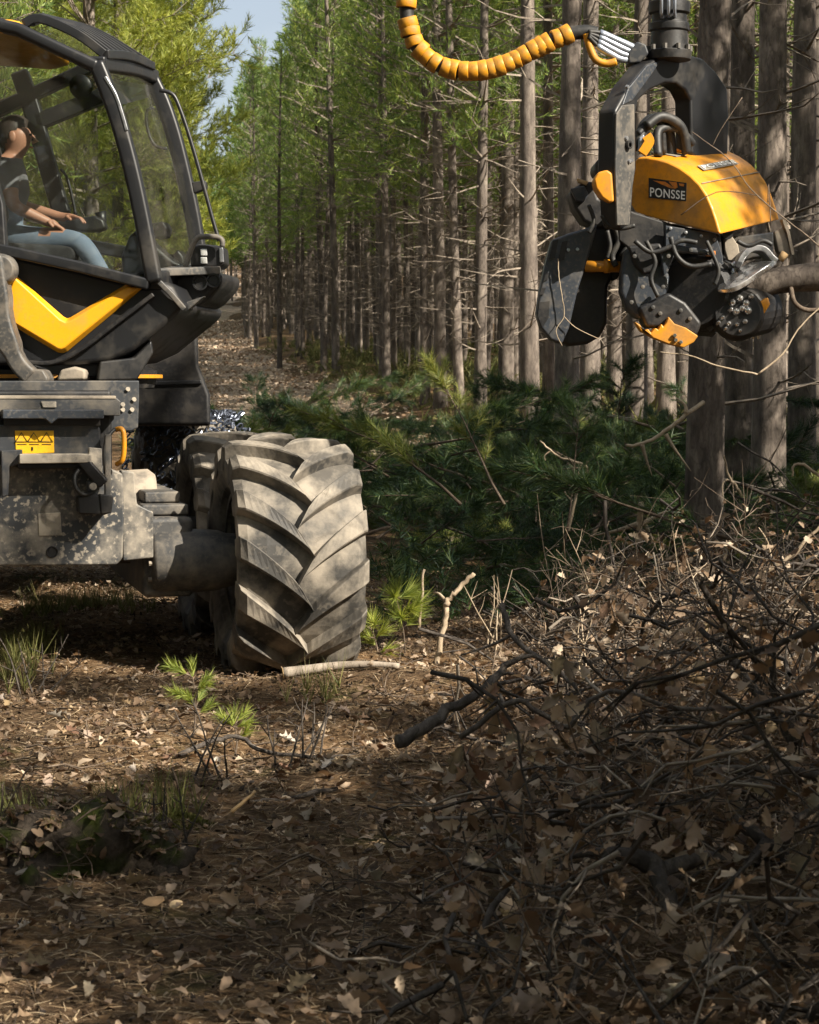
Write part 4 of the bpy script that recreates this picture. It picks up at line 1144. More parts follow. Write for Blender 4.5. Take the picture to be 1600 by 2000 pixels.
# hoses on top
for (p, r_) in (([(1246, 292), (1256, 250), (1276, 232), (1300, 240), (1308, 262), (1312, 305)], .030), ([(1262, 246), (1288, 228), (1316, 236), (1334, 256), (1342, 300)], .028),
               ([(1286, 305), (1284, 262), (1296, 250), (1322, 250), (1342, 268), (1352, 280)], .024), ([(1246, 262), (1270, 240), (1290, 240), (1296, 300)], .020)):
    obj('hose', MB().tube(smooth_path([at(x, y, 11.42 + .03 * i) for i, (x, y) in enumerate(p)], 5), r_, 10), M['hose'], HD, smooth=True)
obj('hose_clamp', MB().tube(smooth_path(pxs([(1254, 300), (1262, 288), (1268, 276), (1262, 265)], 11.32), 4), 1, rect=(.05, .05), up=Yv), M['yellow'], HD, bevel=.008)
hslab('hose_fitting', [(1249, 268), (1258, 262), (1262, 280), (1254, 300), (1247, 300)], 11.36, .05, 'fitting', .005)
# black body under the cover
hslab('body_frame', [(1206, 400), (1240, 414), (1310, 436), (1382, 452), (1408, 458), (1412, 500), (1402, 546), (1330, 520), (1240, 494), (1208, 470)], 11.34, .55, 'blackdull', .012)
hslab('body_plate', [(1300, 440), (1398, 456), (1412, 500), (1416, 545), (1404, 548), (1392, 492), (1330, 482), (1300, 482)], 11.27, .04, 'bluegrey', .005)
hslab('orange_clip', [(1374, 488), (1398, 490), (1398, 500), (1380, 500)], 11.24, .03, 'stickorange', .004)
# saw box with a slotted side plate
hslab('saw_box', [(1132, 452), (1180, 440), (1232, 436), (1226, 480), (1206, 520), (1188, 560), (1186, 600), (1186, 632), (1172, 658), (1148, 672), (1112, 676), (1094, 668), (1104, 618), (1120, 520)], 11.46, .24, 'blackdull', .02, segs=3)
plate = hslab('saw_box_plate', [(1078, 468), (1110, 456), (1168, 438), (1150, 500), (1128, 570), (1112, 640), (1098, 672), (1076, 664), (1056, 640), (1048, 612), (1054, 570), (1064, 520)], 11.30, .16, 'bluegrey', .014, segs=3)
for poly in ([(1080, 470), (1091, 467), (1084, 504), (1072, 507)], [(1098, 472), (1109, 470), (1102, 508), (1090, 510)], [(1066, 534), (1073, 532), (1070, 546), (1062, 549)], [(1058, 563), (1066, 562), (1062, 575), (1054, 576)], [(1054, 590), (1074, 588), (1072, 620), (1060, 640), (1051, 618)]):
    slab('slot', poly, PD(11.2925), Vector((0, .006, 0)), M['blackdull'], plate, 0)
for (x, y) in ((1110, 488), (1128, 487)):
    obj('plate_bolt', MB().lathe([(0, .010), (.01, .008), (.01, 0)], at(x, y, 11.298), (0, -1, 0), 8), M['fitting'], plate)
obj('yellow_rod', MB().tube(pxs([(1143, 520, 11.42), (1212, 521, 11.40)], 11.4), .030, 14), M['yellow'], HD, smooth=True)
obj('yellow_rod_collar', MB().tube(pxs([(1180, 520, 11.41), (1192, 520, 11.41)], 11.4), .037, 14), M['yellow'], HD, smooth=True)
hslab('linkage', [(1190, 470), (1212, 462), (1222, 520), (1206, 545), (1196, 548)], 11.46, .10, 'blackdull', .01)
for (p, r_) in (([(1200, 440), (1208, 470), (1196, 500), (1204, 520)], .016), ([(1216, 446), (1228, 470), (1214, 500)], .014), ([(1186, 450), (1192, 480), (1186, 505)], .012)):
    obj('hose', MB().tube(smooth_path(pxs(p, 11.36), 5), r_, 8), M['hose'], HD, smooth=True)
# front delimbing knife: blue-grey blade, black throat, yellow serrated lip
hslab('knife_blade', [(1222, 486), (1250, 478), (1296, 496), (1308, 540), (1306, 566), (1288, 600), (1262, 620), (1246, 624), (1226, 606), (1212, 570), (1214, 530)], 11.22, .14, 'bluegrey', .02, segs=3)
hslab('knife_arm', [(1226, 480), (1290, 474), (1300, 500), (1280, 530), (1258, 536), (1240, 520)], 11.20, .06, 'blackdull', .014)
hslab('knife_arm', [(1288, 484), (1316, 476), (1396, 490), (1398, 498), (1320, 492), (1306, 530), (1296, 540)], 11.17, .08, 'bluegrey', .01)
obj('feed_roller', MB().lathe([(0, 0), (0, .18), (.05, .205), (.40, .205), (.45, .18), (.45, 0)], at(1352, 570, 11.28), Vector((.38, .9, 0)), 26), M['blackdull'], HD)
rr_ = np.random.default_rng(4)
rx = Vector((.38, .9, 0)).normalized(); ru = ZV; rw = rx.cross(ru)
for k in range(14):
    a = 2 * math.pi * k / 14
    d = ru * math.cos(a) + rw * math.sin(a); p0 = at(1352, 570, 11.28)
    obj('roller_bar', MB().tube([p0 + rx * .04 + d * .205, p0 + rx * .42 + d * .205], [.022, .022], 4), M['black'], HD)
lip_o = [(1240, 628), (1252, 646), (1276, 660), (1306, 672), (1336, 679), (1356, 668), (1364, 656), (1340, 640), (1318, 632), (1306, 618)]
lip_i = [(1302, 630), (1296, 638), (1292, 632), (1286, 644), (1280, 640), (1272, 650), (1266, 642), (1258, 646), (1250, 634)]
hslab('knife_lip', lip_o + lip_i, 11.10, .10, 'yellow', .006)
hslab('knife_curve', [(1246, 600), (1306, 570), (1340, 590), (1372, 630), (1360, 660), (1330, 652), (1300, 640), (1262, 640)], 11.16, .22, 'blackdull', .02)
for (x, y) in ((1330, 668), (1320, 664), (1318, 655)):
    obj('rivet', MB().lathe([(0, .012), (.012, .009), (.012, 0)], at(x, y, 11.095), (0, -1, 0), 8), M['chrome'], HD)
# far roller with studs and yellow guard
p1 = at(1440, 612, 11.36)
obj('feed_roller', MB().lathe([(0, 0), (0, .12), (.04, .14), (.30, .14), (.34, .12), (.34, 0)], p1, Vector((.5, .85, .1)), 24), M['blackdull'], HD)
for k in range(26):
    a = rr_.uniform(1.8, 4.6); t = rr_.uniform(.0, .3)
    ax = Vector((.5, .85, .1)).normalized(); u2 = (ZV - ax * ax.z).normalized(); w2 = ax.cross(u2)
    d = -u2 * math.cos(a - 3.14) * .4 + w2 * -math.sin(1.2) * .4 + u2 * rr_.uniform(-.6, .6) - w2 * rr_.uniform(-.2, .5) + Vector((0, -.5, 0))
    d = (d - ax * d.dot(ax)).normalized()
    b0 = p1 + ax * t + d * .138
    obj('roller_stud', MB().tube([b0, b0 + d * .022], [.014, .008], 6), M['chrome' if k % 3 else 'steel'], HD)
hslab('roller_guard', [(1484, 590), (1500, 580), (1505, 594), (1478, 636), (1462, 648), (1466, 634), (1488, 602)], 11.28, .20, 'yellow', .006)
hslab('roller_arm', [(1396, 560), (1440, 556), (1490, 572), (1502, 584), (1470, 600), (1410, 590)], 11.44, .16, 'blackdull', .012)
# outer end: scraped plates, gripped stem, bright knife
hslab('end_plate', [(1408, 452), (1440, 462), (1512, 452), (1512, 500), (1470, 504), (1430, 520), (1416, 530)], 11.50, .20, 'darkgrey', .012)
hslab('end_bracket', [(1414, 462), (1428, 458), (1442, 478), (1446, 500), (1438, 512), (1422, 508), (1416, 488)], 11.40, .06, 'axle', .006)
hslab('end_bracket', [(1512, 452), (1530, 444), (1540, 470), (1546, 500), (1534, 506), (1520, 490)], 11.58, .10, 'axle', .008)
obj('end_strip', MB().tube(pxs([(1528, 428), (1538, 455), (1547, 498)], 11.6), 1, rect=(.015, .08), up=Yv), M['axle'], HD)
obj('end_pin', MB().tube(pxs([(1524, 508, 11.5), (1534, 494, 11.5)], 11.5), [.018, .022], 8), M['cutwood'], HD, smooth=True)
obj('end_bolt', MB().lathe([(-.04, 0), (-.04, .02), (0, .028), (.03, .028), (.03, 0)], at(1420, 458, 11.38), (0, -1, 0), 12), M['blackdull'], HD)
for (x, y, s) in ((1430, 530, 1), (1424, 540, .8), (1440, 522, 1.1), (1434, 516, .8), (1428, 548, .7), (1446, 514, .8)):
    obj('scraped_edge', MB().lathe([(0, .022 * s), (.012, .016 * s), (.014, 0)], at(x, y, 11.34), (-.3, -1, .3), 9), M['chrome'], HD)
kb = smooth_path(pxs([(1404, 560, 11.22), (1424, 556, 11.2), (1446, 545, 11.2), (1470, 528, 11.22), (1494, 514, 11.26), (1506, 516, 11.3)], 11.2), 4)
obj('bright_knife', MB().tube(kb, [.5, .6, .7, .8, .9] + [1.0] * 10 + [.9, .8, .7, .6, .5, .4], rect=(.03, .16), up=Vector((.3, 1, .6))), M['chrome'], HD, bevel=.004)
hump = smooth_path(pxs([(1436, 524), (1448, 500), (1466, 487), (1488, 489), (1504, 506), (1512, 512)], 11.34), 4)
obj('knife_hump', MB().tube(hump, 1, rect=(.03, .20), up=Yv), M['steel'], HD, bevel=.004)

# bright roller studs, bolts, hoses and grime-catching details low on the head
for (x, y, r_) in ((1432, 590, .016), (1446, 582, .018), (1458, 592, .020), (1450, 602, .017), (1440, 608, .018), (1462, 606, .022), (1468, 578, .015), (1428, 604, .012), (1412, 620, .012), (1424, 632, .013), (1440, 634, .012), (1456, 628, .014), (1446, 646, .011), (1418, 642, .010), (1404, 630, .010)):
    p0 = at(x, y, 11.20); obj('roller_stud', MB().lathe([(-.03, r_), (0, r_), (.012, r_ * .7), (.016, 0)], p0, Vector((.15, -1, .25)), 9), M['chrome'], HD, smooth=True)
obj('roller_face', MB().lathe([(0, 0), (0, .118), (-.03, .135), (-.10, .135)], at(1442, 612, 11.215), Vector((-.1, -1, .1)), 24), M['blackdull'], HD, bevel=.004)
for (p, r_) in (([(1240, 470), (1270, 492), (1300, 486), (1330, 470), (1362, 474)], .013), ([(1262, 470), (1280, 510), (1272, 545), (1286, 580)], .012), ([(1310, 462), (1322, 500), (1350, 520), (1390, 515)], .014),
               ([(1176, 420), (1190, 440), (1214, 446), (1240, 440)], .012), ([(1150, 400), (1160, 430), (1150, 455)], .011), ([(1380, 470), (1394, 500), (1404, 530), (1396, 556)], .011), ([(1440, 470), (1462, 480), (1490, 470), (1508, 478)], .012)):
    obj('hose', MB().tube(smooth_path(pxs(p, 11.15), 5), r_, 8), M['hose'], HD, smooth=True)
for (x, y) in ((1240, 500), (1256, 560), (1296, 560), (1276, 600), (1234, 590), (1306, 500), (1350, 488), (1386, 494), (1290, 612), (1330, 606), (1348, 622)):
    obj('bolt', MB().lathe([(-.02, .012), (.006, .011), (.008, 0)], at(x, y, 11.155), (0, -1, 0), 7), M['greyarm'], HD)
for (x, y) in ((1310, 446), (1340, 454), (1370, 461), (1396, 468)):
    obj('bolt', MB().lathe([(-.03, .010), (.005, .009), (.007, 0)], at(x, y, 11.262), (0, -1, 0), 7), M['steel'], HD)
# spiral-guarded hose from the boom to the head
HB = obj('hose_bundle', MB().tube(smooth_path(pxs([(812, -160), (798, -70), (794, -10), (797, 45), (815, 90), (852, 124), (900, 138), (950, 136), (1000, 119), (1050, 93), (1100, 70), (1140, 62), (1166, 66)], 11.35), 6), .037, 12), M['hose'], HD, smooth=True)
hp = smooth_path(pxs([(812, -160), (798, -70), (794, -10), (797, 45), (815, 90), (852, 124), (900, 138), (950, 136), (1000, 119), (1050, 93), (1100, 70), (1118, 65)], 11.35), 12)
ringme = None
mbr = MB().lathe([(-.0255, .040), (-.0255, .047), (-.022, .0495), (.022, .0505), (.0255, .048), (.0255, .040)], (0, 0, 0), ZV, 20)
ringme = mesh_mb('guard_ring', mbr, True); ringme.materials.append(M['hoseyellow'])
dist = 0; nxt = .0; rh = np.random.default_rng(6)
for i in range(1, len(hp)):
    seg = hp[i] - hp[i - 1]; L_ = seg.length
    while nxt <= dist + L_:
        p = hp[i - 1] + seg * ((nxt - dist) / L_)
        if not (at(0, 28, 11.35).z < p.z < at(0, 8, 11.35).z and p.x < at(830, 0, 11.35).x):
            o = bpy.data.objects.new('guard_ring', ringme); COL.objects.link(o); o.parent = HB
            Mx = (Matrix.Translation(p) @ seg.normalized().to_track_quat('Z', 'Y').to_matrix().to_4x4() @ Matrix.Rotation(rh.normal() * .11, 4, 'X') @ Matrix.Rotation(rh.normal() * .11, 4, 'Y') @ Matrix.Diagonal((rh.uniform(.93, 1.07),) * 2 + (1, 1)))
            o.matrix_basis = Matrix.Translation(Vector(HD.location)).inverted() @ Mx if False else Mx
        nxt += .053 + rh.normal() * .006
    dist += L_
for k in range(4):
    a = [(1150, 62 + 3 * k), (1172 - 2 * k, 64 + 8 * k), (1205 - 4 * k, 78 + 9 * k), (1236 - 6 * k, 92 + 8 * k), (1262, 104 + 3 * k)]
    P3 = smooth_path([at(x, y, 11.30 + .02 * j) for j, (x, y) in enumerate(a)], 4)
    obj('hose', MB().tube(P3, .013, 8), M['hose'], HD, smooth=True)
    obj('hose_fitting', MB().tube(P3[4:14], .019, 10), M['fitting'], HD, smooth=True)
hslab('hose_manifold', [(1226, 98), (1246, 80), (1262, 86), (1268, 104), (1250, 122), (1228, 124)], 11.34, .14, 'darkgrey', .01)
obj('yellow_hose', MB().tube(smooth_path(pxs([(1146, 66), (1152, 92), (1164, 116), (1184, 124), (1204, 120)], 11.32), 5), .020, 10), M['hoseyellow'], HD, smooth=True)

# the stem held by the head, running out of the picture
ST = thing('gripped_stem', 'thin grey pine stem clamped by the head and running out of the photo', 'log', tuple(at(1560, 545, 11.5)))
sp = smooth_path(pxs([(1440, 566, 11.42), (1500, 552, 11.5), (1560, 543, 11.5), (1680, 540, 11.5), (2200, 536, 11.6)], 11.5), 5)
obj('stem', MB().tube(sp, [.062 + .0012 * i for i in range(len(sp))], 14), M['bark'], ST, smooth=True)
obj('side_branch', MB().tube(smooth_path(pxs([(1545, 560, 11.46), (1552, 590, 11.4), (1580, 606, 11.4), (1640, 600, 11.4)], 11.4), 4), [.014] * 13, 6), M['twig'], ST, smooth=True)
# ---------------------------------------------------------------- operator seated in the cab, facing the photo's right
PN = thing('person', 'seated operator in a grey short-sleeved shirt and pale jeans inside the cab', 'person', tuple(at(30, 480, 12.45)))
def body():
    J = {}; E_ = []
    def j(n, px, py, D, r): J[n] = (at(px, py, D), r)
    j('pelvis', 2, 458, 12.47, .135); j('waist', 4, 425, 12.47, .125); j('chest', 14, 372, 12.47, .145); j('upper', 18, 336, 12.47, .12)
    j('neck', 26, 306, 12.47, .055); j('skull0', 32, 288, 12.47, .075); j('skull1', 34, 268, 12.47, .098); j('skull2', 30, 246, 12.47, .085)
    for s, D in (('n', 12.27), ('f', 12.67)):
        sgn = -1 if s == 'n' else 1
        j('sh' + s, 16, 340, D, .062); j('el' + s, 24 if s == 'n' else 40, 402, D + sgn * .05, .043); j('wr' + s, 86 if s == 'n' else 120, 430 if s == 'n' else 424, D + sgn * .02, .029)
        j('pa' + s, 106 if s == 'n' else 142, 438 if s == 'n' else 424, D, .026)
        j('hp' + s, 22, 470, D + sgn * -.1, .095); j('kn' + s, 158, 470, D, .068); j('an' + s, 216, 560, D, .045); j('to' + s, 256, 572, D, .04)
    names = list(J)
    ed = [('pelvis', 'waist'), ('waist', 'chest'), ('chest', 'upper'), ('upper', 'neck'), ('neck', 'skull0'), ('skull0', 'skull1'), ('skull1', 'skull2')]
    for s in 'nf': ed += [('upper', 'sh' + s), ('sh' + s, 'el' + s), ('el' + s, 'wr' + s), ('wr' + s, 'pa' + s), ('pelvis', 'hp' + s), ('hp' + s, 'kn' + s), ('kn' + s, 'an' + s), ('an' + s, 'to' + s)]
    for s in 'nf':     # five bent fingers of unequal length, the thumb from the side of the palm
        pa = J['pa' + s][0]; wr = J['wr' + s][0]; d = (pa - wr).normalized(); sd = Vector((0, 1, 0)); dn = Vector((0, 0, -1))
        for k, (off, ln) in enumerate(((-.030, .062), (-.010, .075), (.010, .072), (.030, .056))):
            b0 = pa + sd * off + d * .02; b1 = b0 + d * ln * .5 + dn * .008; b2 = b1 + d * ln * .35 + dn * .030
            for q, (pt, r) in enumerate(((b0, .0105), (b1, .0095), (b2, .008))):
                J['f%s%d%d' % (s, k, q)] = (pt, r)
            ed += [('pa' + s, 'f%s%d0' % (s, k)), ('f%s%d0' % (s, k), 'f%s%d1' % (s, k)), ('f%s%d1' % (s, k), 'f%s%d2' % (s, k))]
        t0 = wr.lerp(pa, .5) + sd * (-.035 if s == 'n' else -.035); t1 = t0 + d * .035 + dn * .02 - sd * .012
        J['t%s0' % s] = (t0, .012); J['t%s1' % s] = (t1, .010); ed += [('pa' + s, 't%s0' % s), ('t%s0' % s, 't%s1' % s)]
    names = list(J); ix = {k: i for i, k in enumerate(names)}
    me = bpy.data.meshes.new('body'); me.from_pydata([J[k][0][:] for k in names], [(ix[a], ix[b]) for a, b in ed], [])
    o = bpy.data.objects.new('body', me); COL.objects.link(o)
    sk = o.modifiers.new('skin', 'SKIN'); sk.use_smooth_shade = True
    if not me.skin_vertices: 
        bpy.context.view_layer.objects.active = o; 
    lay = me.skin_vertices[0].data if me.skin_vertices else None
    if lay is None:
        return None
    for i, k in enumerate(names):
        r = J[k][1]; lay[i].radius = (r, r); lay[i].use_root = (k == 'pelvis')
    o.modifiers.new('sub', 'SUBSURF').levels = 2
    bpy.context.view_layer.update()
    ev = bpy.data.meshes.new_from_object(o.evaluated_get(bpy.context.evaluated_depsgraph_get()))
    bpy.data.objects.remove(o)
    ev.materials.clear()
    for k in ('shirt', 'skin', 'jeans', 'shoe'): ev.materials.append(M[k])
    bones = {a + b: (J[a][0], J[b][0]) for a, b in ed}
    zneck = at(26, 312, 12.47).z
    P_ = [(k, J[k][0]) for k in names]
    for pl in ev.polygons:
        c = pl.center
        hand = min((q for q in P_ if q[0][:2] in ('pa', 'wr') or (q[0][0] in 'ft' and q[0][:2] != 'to')), key=lambda q: (q[1] - c).length)
        if c.z > zneck or (hand[1] - c).length < J[hand[0]][1] * 1.5 + .008: mi = 1
        else:
            best = min(P_, key=lambda q: (q[1] - c).length + (.05 if q[0][:2] in ('pa', 'wr') or (q[0][0] in 'ft' and q[0][:2] != 'to') else 0) - (J[q[0]][1] if q[0][:2] in ('hp', 'kn') else 0))[0]
            if best[:2] in ('el', 'wr', 'pa') or best[0] in 'ft' and best[:2] != 'to': mi = 1
            elif best[:2] in ('hp', 'kn') or best == 'pelvis': mi = 2
            elif best[:2] == 'an': mi = 2 if (J[best][0] - c).z < .0 else 3
            elif best[:2] == 'to': mi = 3
            else: mi = 0
        pl.material_index = mi; pl.use_smooth = True
    ev.name = 'body'
    return obj('body', ev, None, PN)
bd_ = body()
hc = at(34, 268, 12.47)
# face towards the photo's right: nose, brow, eyes, mouth, ears; short dark hair as a cap
fx = Vector((1, -.1, 0)).normalized(); fy = Vector((.1, 1, 0)).normalized()
def ell(c, rx, ry, rz, seg=12, ring=8):
    mb = MB(); vs = []; fs = []
    for i in range(ring + 1):
        t = math.pi * i / ring
        for k in range(seg):
            a = 2 * math.pi * k / seg
            vs.append(Vector(c) + fx * (rx * math.sin(t) * math.cos(a)) + fy * (ry * math.sin(t) * math.sin(a)) + ZV * (rz * math.cos(t)))
    for i in range(ring):
        for k in range(seg):
            fs.append((i * seg + k, i * seg + (k + 1) % seg, (i + 1) * seg + (k + 1) % seg, (i + 1) * seg + k))
    return mb.add(vs, fs)
mb = MB(); mb.tube([hc + fx * .080 + ZV * .015, hc + fx * .112 - ZV * .022, hc + fx * .085 - ZV * .032], [.008, .014, .010], 8); obj('nose', mb, M['skin'], PN, smooth=True)
for s in (-1, 1):
    obj('eye', ell(hc + fx * .088 + fy * s * .036 + ZV * .010, .010, .012, .007), M['hair'], PN, smooth=True)
    obj('ear', ell(hc - fx * .005 + fy * s * .092 - ZV * .005, .022, .010, .032), M['skin'], PN, smooth=True)
obj('mouth', ell(hc + fx * .080 - ZV * .058, .010, .024, .005), M['stickorange'], PN, smooth=True)
hair = ell(hc + ZV * .018 - fx * .012, .108, .100, .112, 18, 12)
hair.v = [v if (Vector(v) - hc).dot(fx * .9 - ZV * .8) < -.012 else tuple(Vector(v).lerp(hc, .35)) for v in hair.v]
obj('hair', hair, M['hair'], PN, smooth=True)
# ---------------------------------------------------------------- leaves, litter, twigs, brush
def rand_rot(n, rng, tilt=.5):
    """random rotations: yaw free, tilt limited"""
    yaw = rng.uniform(0, 6.283, n); t = rng.normal(size=n) * tilt; ta = rng.uniform(0, 6.283, n)
    cy, sy = np.cos(yaw), np.sin(yaw); z = np.zeros(n); o1 = np.ones(n)
    Rz = np.stack([np.stack([cy, -sy, z], -1), np.stack([sy, cy, z], -1), np.stack([z, z, o1], -1)], 1)
    ax = np.stack([np.cos(ta), np.sin(ta), z], -1); K = np.zeros((n, 3, 3))
    K[:, 0, 2] = ax[:, 1]; K[:, 2, 0] = -ax[:, 1]; K[:, 1, 2] = -ax[:, 0]; K[:, 2, 1] = ax[:, 0]
    Rt = np.eye(3) + np.sin(t)[:, None, None] * K + (1 - np.cos(t))[:, None, None] * (K @ K)
    return Rt @ Rz

def scatter(bases, P, R, S, rng):
    VV = []; FF = []; off = 0
    pick = rng.integers(0, len(bases), len(P))
    for b, (bv, bf) in enumerate(bases):
        s = np.where(pick == b)[0]
        if not len(s): continue
        v = np.einsum('nij,vj->nvi', R[s], bv) * S[s][:, None, None] + P[s][:, None, :]
        f = bf[None] + (np.arange(len(s)) * len(bv))[:, None, None] + off
        VV.append(v.reshape(-1, 3)); FF.append(f.reshape(-1, 3)); off += len(s) * len(bv)
    return np.concatenate(VV), np.concatenate(FF)

def oak_leaf(seed, st=13, lobe=.30, cols=(-1, -.5, 0, .5, 1)):
    """lobed, curled dry leaf about 1 unit long, narrow at the stalk"""
    rng = np.random.default_rng(seed)
    cu, be, tw, sd = rng.uniform(.2, 1.5), rng.normal() * .45, rng.normal() * .6, rng.uniform(-.12, .12)
    lob = rng.choice([3.0, 3.5, 4.0]); nc = len(cols)
    vs = []
    for i in range(st):
        s = i / (st - 1)
        env = .27 * math.sin(math.pi * (.03 + .95 * s ** 1.25)) ** .8
        for k, q in enumerate(cols):
            ph = .12 * (1 if q > 0 else -1)
            w = env * (1 - lobe * math.cos(2 * math.pi * (lob * s + ph))) + .008
            ww = w * q
            y_ = s + .05 * abs(q) * math.sin(2 * math.pi * lob * s)
            z_ = cu * ww * ww * 2.2 + be * (s - .4) ** 2 + tw * ww * (s - .5) + rng.normal() * .010
            vs.append((ww + sd * s * s, y_ - .5, z_))
    f = []
    for i in range(st - 1):
        for k in range(nc - 1):
            a = i * nc + k; f.append((a, a + 1, a + nc + 1)); f.append((a, a + nc + 1, a + nc))
    return np.array(vs), np.array(f)
OAK = [oak_leaf(100 + i, 14) for i in range(8)]
OAKHEAP = [oak_leaf(150 + i, 11, .26, (-1, 0, 1)) for i in range(8)]
OAKLOW = [oak_leaf(200 + i, 8, .16, (-1, 0, 1)) for i in range(7)]

def small_bits():
    """needle pairs, bark flakes, crumbs"""
    B = []
    rng = np.random.default_rng(9)
    for i in range(4):     # bent needles
        a = rng.normal() * .15
        v = [(-.016, -.5, 0), (.016, -.5, .02), (-.018 + a, .0, .05), (.018 + a, .0, .05), (a * 1.5, .5, .0)]
        B.append((np.array(v), np.array([(0, 1, 3), (0, 3, 2), (2, 3, 4)])))
    return B
def flakes():
    B = []; rng = np.random.default_rng(10)
    for i in range(5):
        k = 6; an = np.sort(rng.uniform(0, 6.283, k)); r = rng.uniform(.3, .6, k)
        v = np.stack([np.cos(an) * r, np.sin(an) * r * .6, rng.normal(size=k) * .10], 1); v = np.concatenate([[[0, 0, .08]], v])
        B.append((v, np.array([(0, 1 + j, 1 + (j + 1) % k) for j in range(k)])))
    return B
def twig_base(seed, seg=5, sides=4, r=.010, fork=True):
    rng = np.random.default_rng(seed); mb = MB()
    d = Vector((0, 1, 0)); pl = polyl((0, -.5, 0), d, 1, rng, seg, .72)
    mb.tube(pl, [r * (1 - .7 * i / seg) for i in range(seg + 1)], sides, caps=False)
    if fork:
        for q in range(rng.integers(1, 4)):
            i = rng.integers(1, seg); d2 = (pl[i + 1] - pl[i]).normalized() + Vector(rng.normal(size=3)) * .6
            mb.tube(polyl(pl[i], d2, rng.uniform(.2, .5), rng, 2, .5), [r * .6, r * .4, r * .2], 3, caps=False)
    f = []
    for q in mb.f:
        f.append((q[0], q[1], q[2])); 
        if len(q) == 4: f.append((q[0], q[2], q[3]))
    return np.array(mb.v), np.array(f)
TWIGS = [twig_base(300 + i, r=.006 + .0014 * i) for i in range(10)]
THIN = [twig_base(340 + i, seg=6, r=.0045) for i in range(8)]
BITS = small_bits(); FLK = flakes()
rb = np.random.default_rng(15)

def in_view(n, y0, y1, px0, px1, bias=1.0):
    """ground points seen between two photo columns, evenly over the ground"""
    u = rb.uniform(0, 1, n) ** bias
    y = np.sqrt(y0 ** 2 + u * (y1 ** 2 - y0 ** 2))
    x = (rb.uniform(px0, px1, n) - 800) / FPX * y
    return x, y
def mkstuff(name, v, f, mat, label, cat, parent=None, smooth=False):
    me = mesh_np(name, v, f); me.materials.append(M[mat])
    if smooth: me.polygons.foreach_set('use_smooth', [True] * len(me.polygons))
    o = bpy.data.objects.new(name, me); COL.objects.link(o)
    if parent is None: tag(o, label, cat, kind='stuff')
    else: o.parent = parent; o['kind'] = 'stuff'
    return o
def brushy(x, y):
    """how deep the brush heap is here, 0 to 1"""
    b = sstep(-.1, .9, x - (-.40 + .10 * (y - 5)) + .12 * np.sin(y * 2.1)) * (1 - .6 * sstep(13.5, 17.0, y))
    return b
# needles and flakes everywhere near
x, y = in_view(60000, 4.6, 17, -150, 1750); z = hfun(x, y) + rb.uniform(0, .012, len(x))
v1, f1 = scatter(BITS, np.stack([x, y, z], 1), rand_rot(len(x), rb, .2), rb.uniform(.05, .12, len(x)), rb)
x, y = in_view(24000, 4.6, 17, -150, 1750); z = hfun(x, y) + rb.uniform(0, .014, len(x))
v2, f2 = scatter(FLK, np.stack([x, y, z], 1), rand_rot(len(x), rb, .45), rb.uniform(.010, .038, len(x)), rb)
mkstuff('forest_litter', np.concatenate([v1, v2]), np.concatenate([f1, f2 + len(v1)]), 'litter', 'brown pine needles and bark flakes strewn over the ground', 'litter')
# dead oak leaves lying about
x, y = in_view(15000, 4.6, 17, -150, 1750)
keep = rb.random(len(x)) < .34 + .66 * brushy(x, y); x = x[keep]; y = y[keep]
z = hfun(x, y) + .012 + rb.uniform(0, .03, len(x))
v1, f1 = scatter(OAKLOW, np.stack([x, y, z], 1), rand_rot(len(x), rb, .5), rb.uniform(.022, .072, len(x)), rb)
mkstuff('fallen_leaves', v1, f1, 'oakleaf', 'small dry oak leaves lying scattered over the ground', 'leaves', smooth=True)
# dark clods, cone scales and bark bits
x, y = in_view(9000, 4.6, 15, -150, 1750); z = hfun(x, y) + rb.uniform(0, .012, len(x))
v1, f1 = scatter(FLK, np.stack([x, y, z], 1), rand_rot(len(x), rb, .7), rb.uniform(.012, .055, len(x)), rb)
mkstuff('bark_bits', v1, f1, 'bits', 'dark bark bits and clods scattered over the ground', 'bark')
# loose small sticks
x, y = in_view(1500, 4.6, 17, -100, 1700); z = hfun(x, y) + .012 + rb.uniform(0, .02, len(x)) + .10 * brushy(x, y) * rb.random(len(x))
v1, f1 = scatter(TWIGS, np.stack([x, y, z], 1), rand_rot(len(x), rb, .15), rb.uniform(.10, .36, len(x)), rb)
mkstuff('loose_sticks', v1, f1, 'twig', 'short dry sticks lying loose among the litter', 'sticks')
# single large leaves that can be picked out: pieces of the ground
LM = []
for i, (bv, bf) in enumerate(OAK):
    me = mesh_np('leaf', bv, bf); me.polygons.foreach_set('use_smooth', [True] * len(me.polygons)); LM.append(me)
for i, me in enumerate(LM):
    cols = [(.30, .21, .13), (.42, .34, .25), (.22, .13, .07), (.36, .28, .21), (.46, .41, .35), (.18, .11, .065), (.38, .26, .15), (.28, .22, .17)][i]
    me.materials.append(leafmat('large_leaf_%s' % 'abcdefgh'[i], [cols, tuple(c * .8 for c in cols)], .25, .75, objvar=.3))
for i in range(230):
    xx, yy = in_view(1, 5.0, 10.5, -40, 1640, .8); xx, yy = float(xx[0]), float(yy[0])
    br = float(brushy(np.array(xx), np.array(yy)))
    o = bpy.data.objects.new('leaf', LM[rb.integers(0, 8)]); COL.objects.link(o); o.parent = ground
    o.location = (xx, yy, float(hfun(xx, yy)) + .02 + br * rb.uniform(0, .25))
    o.rotation_euler = (rb.normal() * (.35 + .7 * br), rb.normal() * (.35 + .7 * br), rb.uniform(0, 6.28)); s = rb.uniform(.055, .10)
    o.scale = (s, s, s)

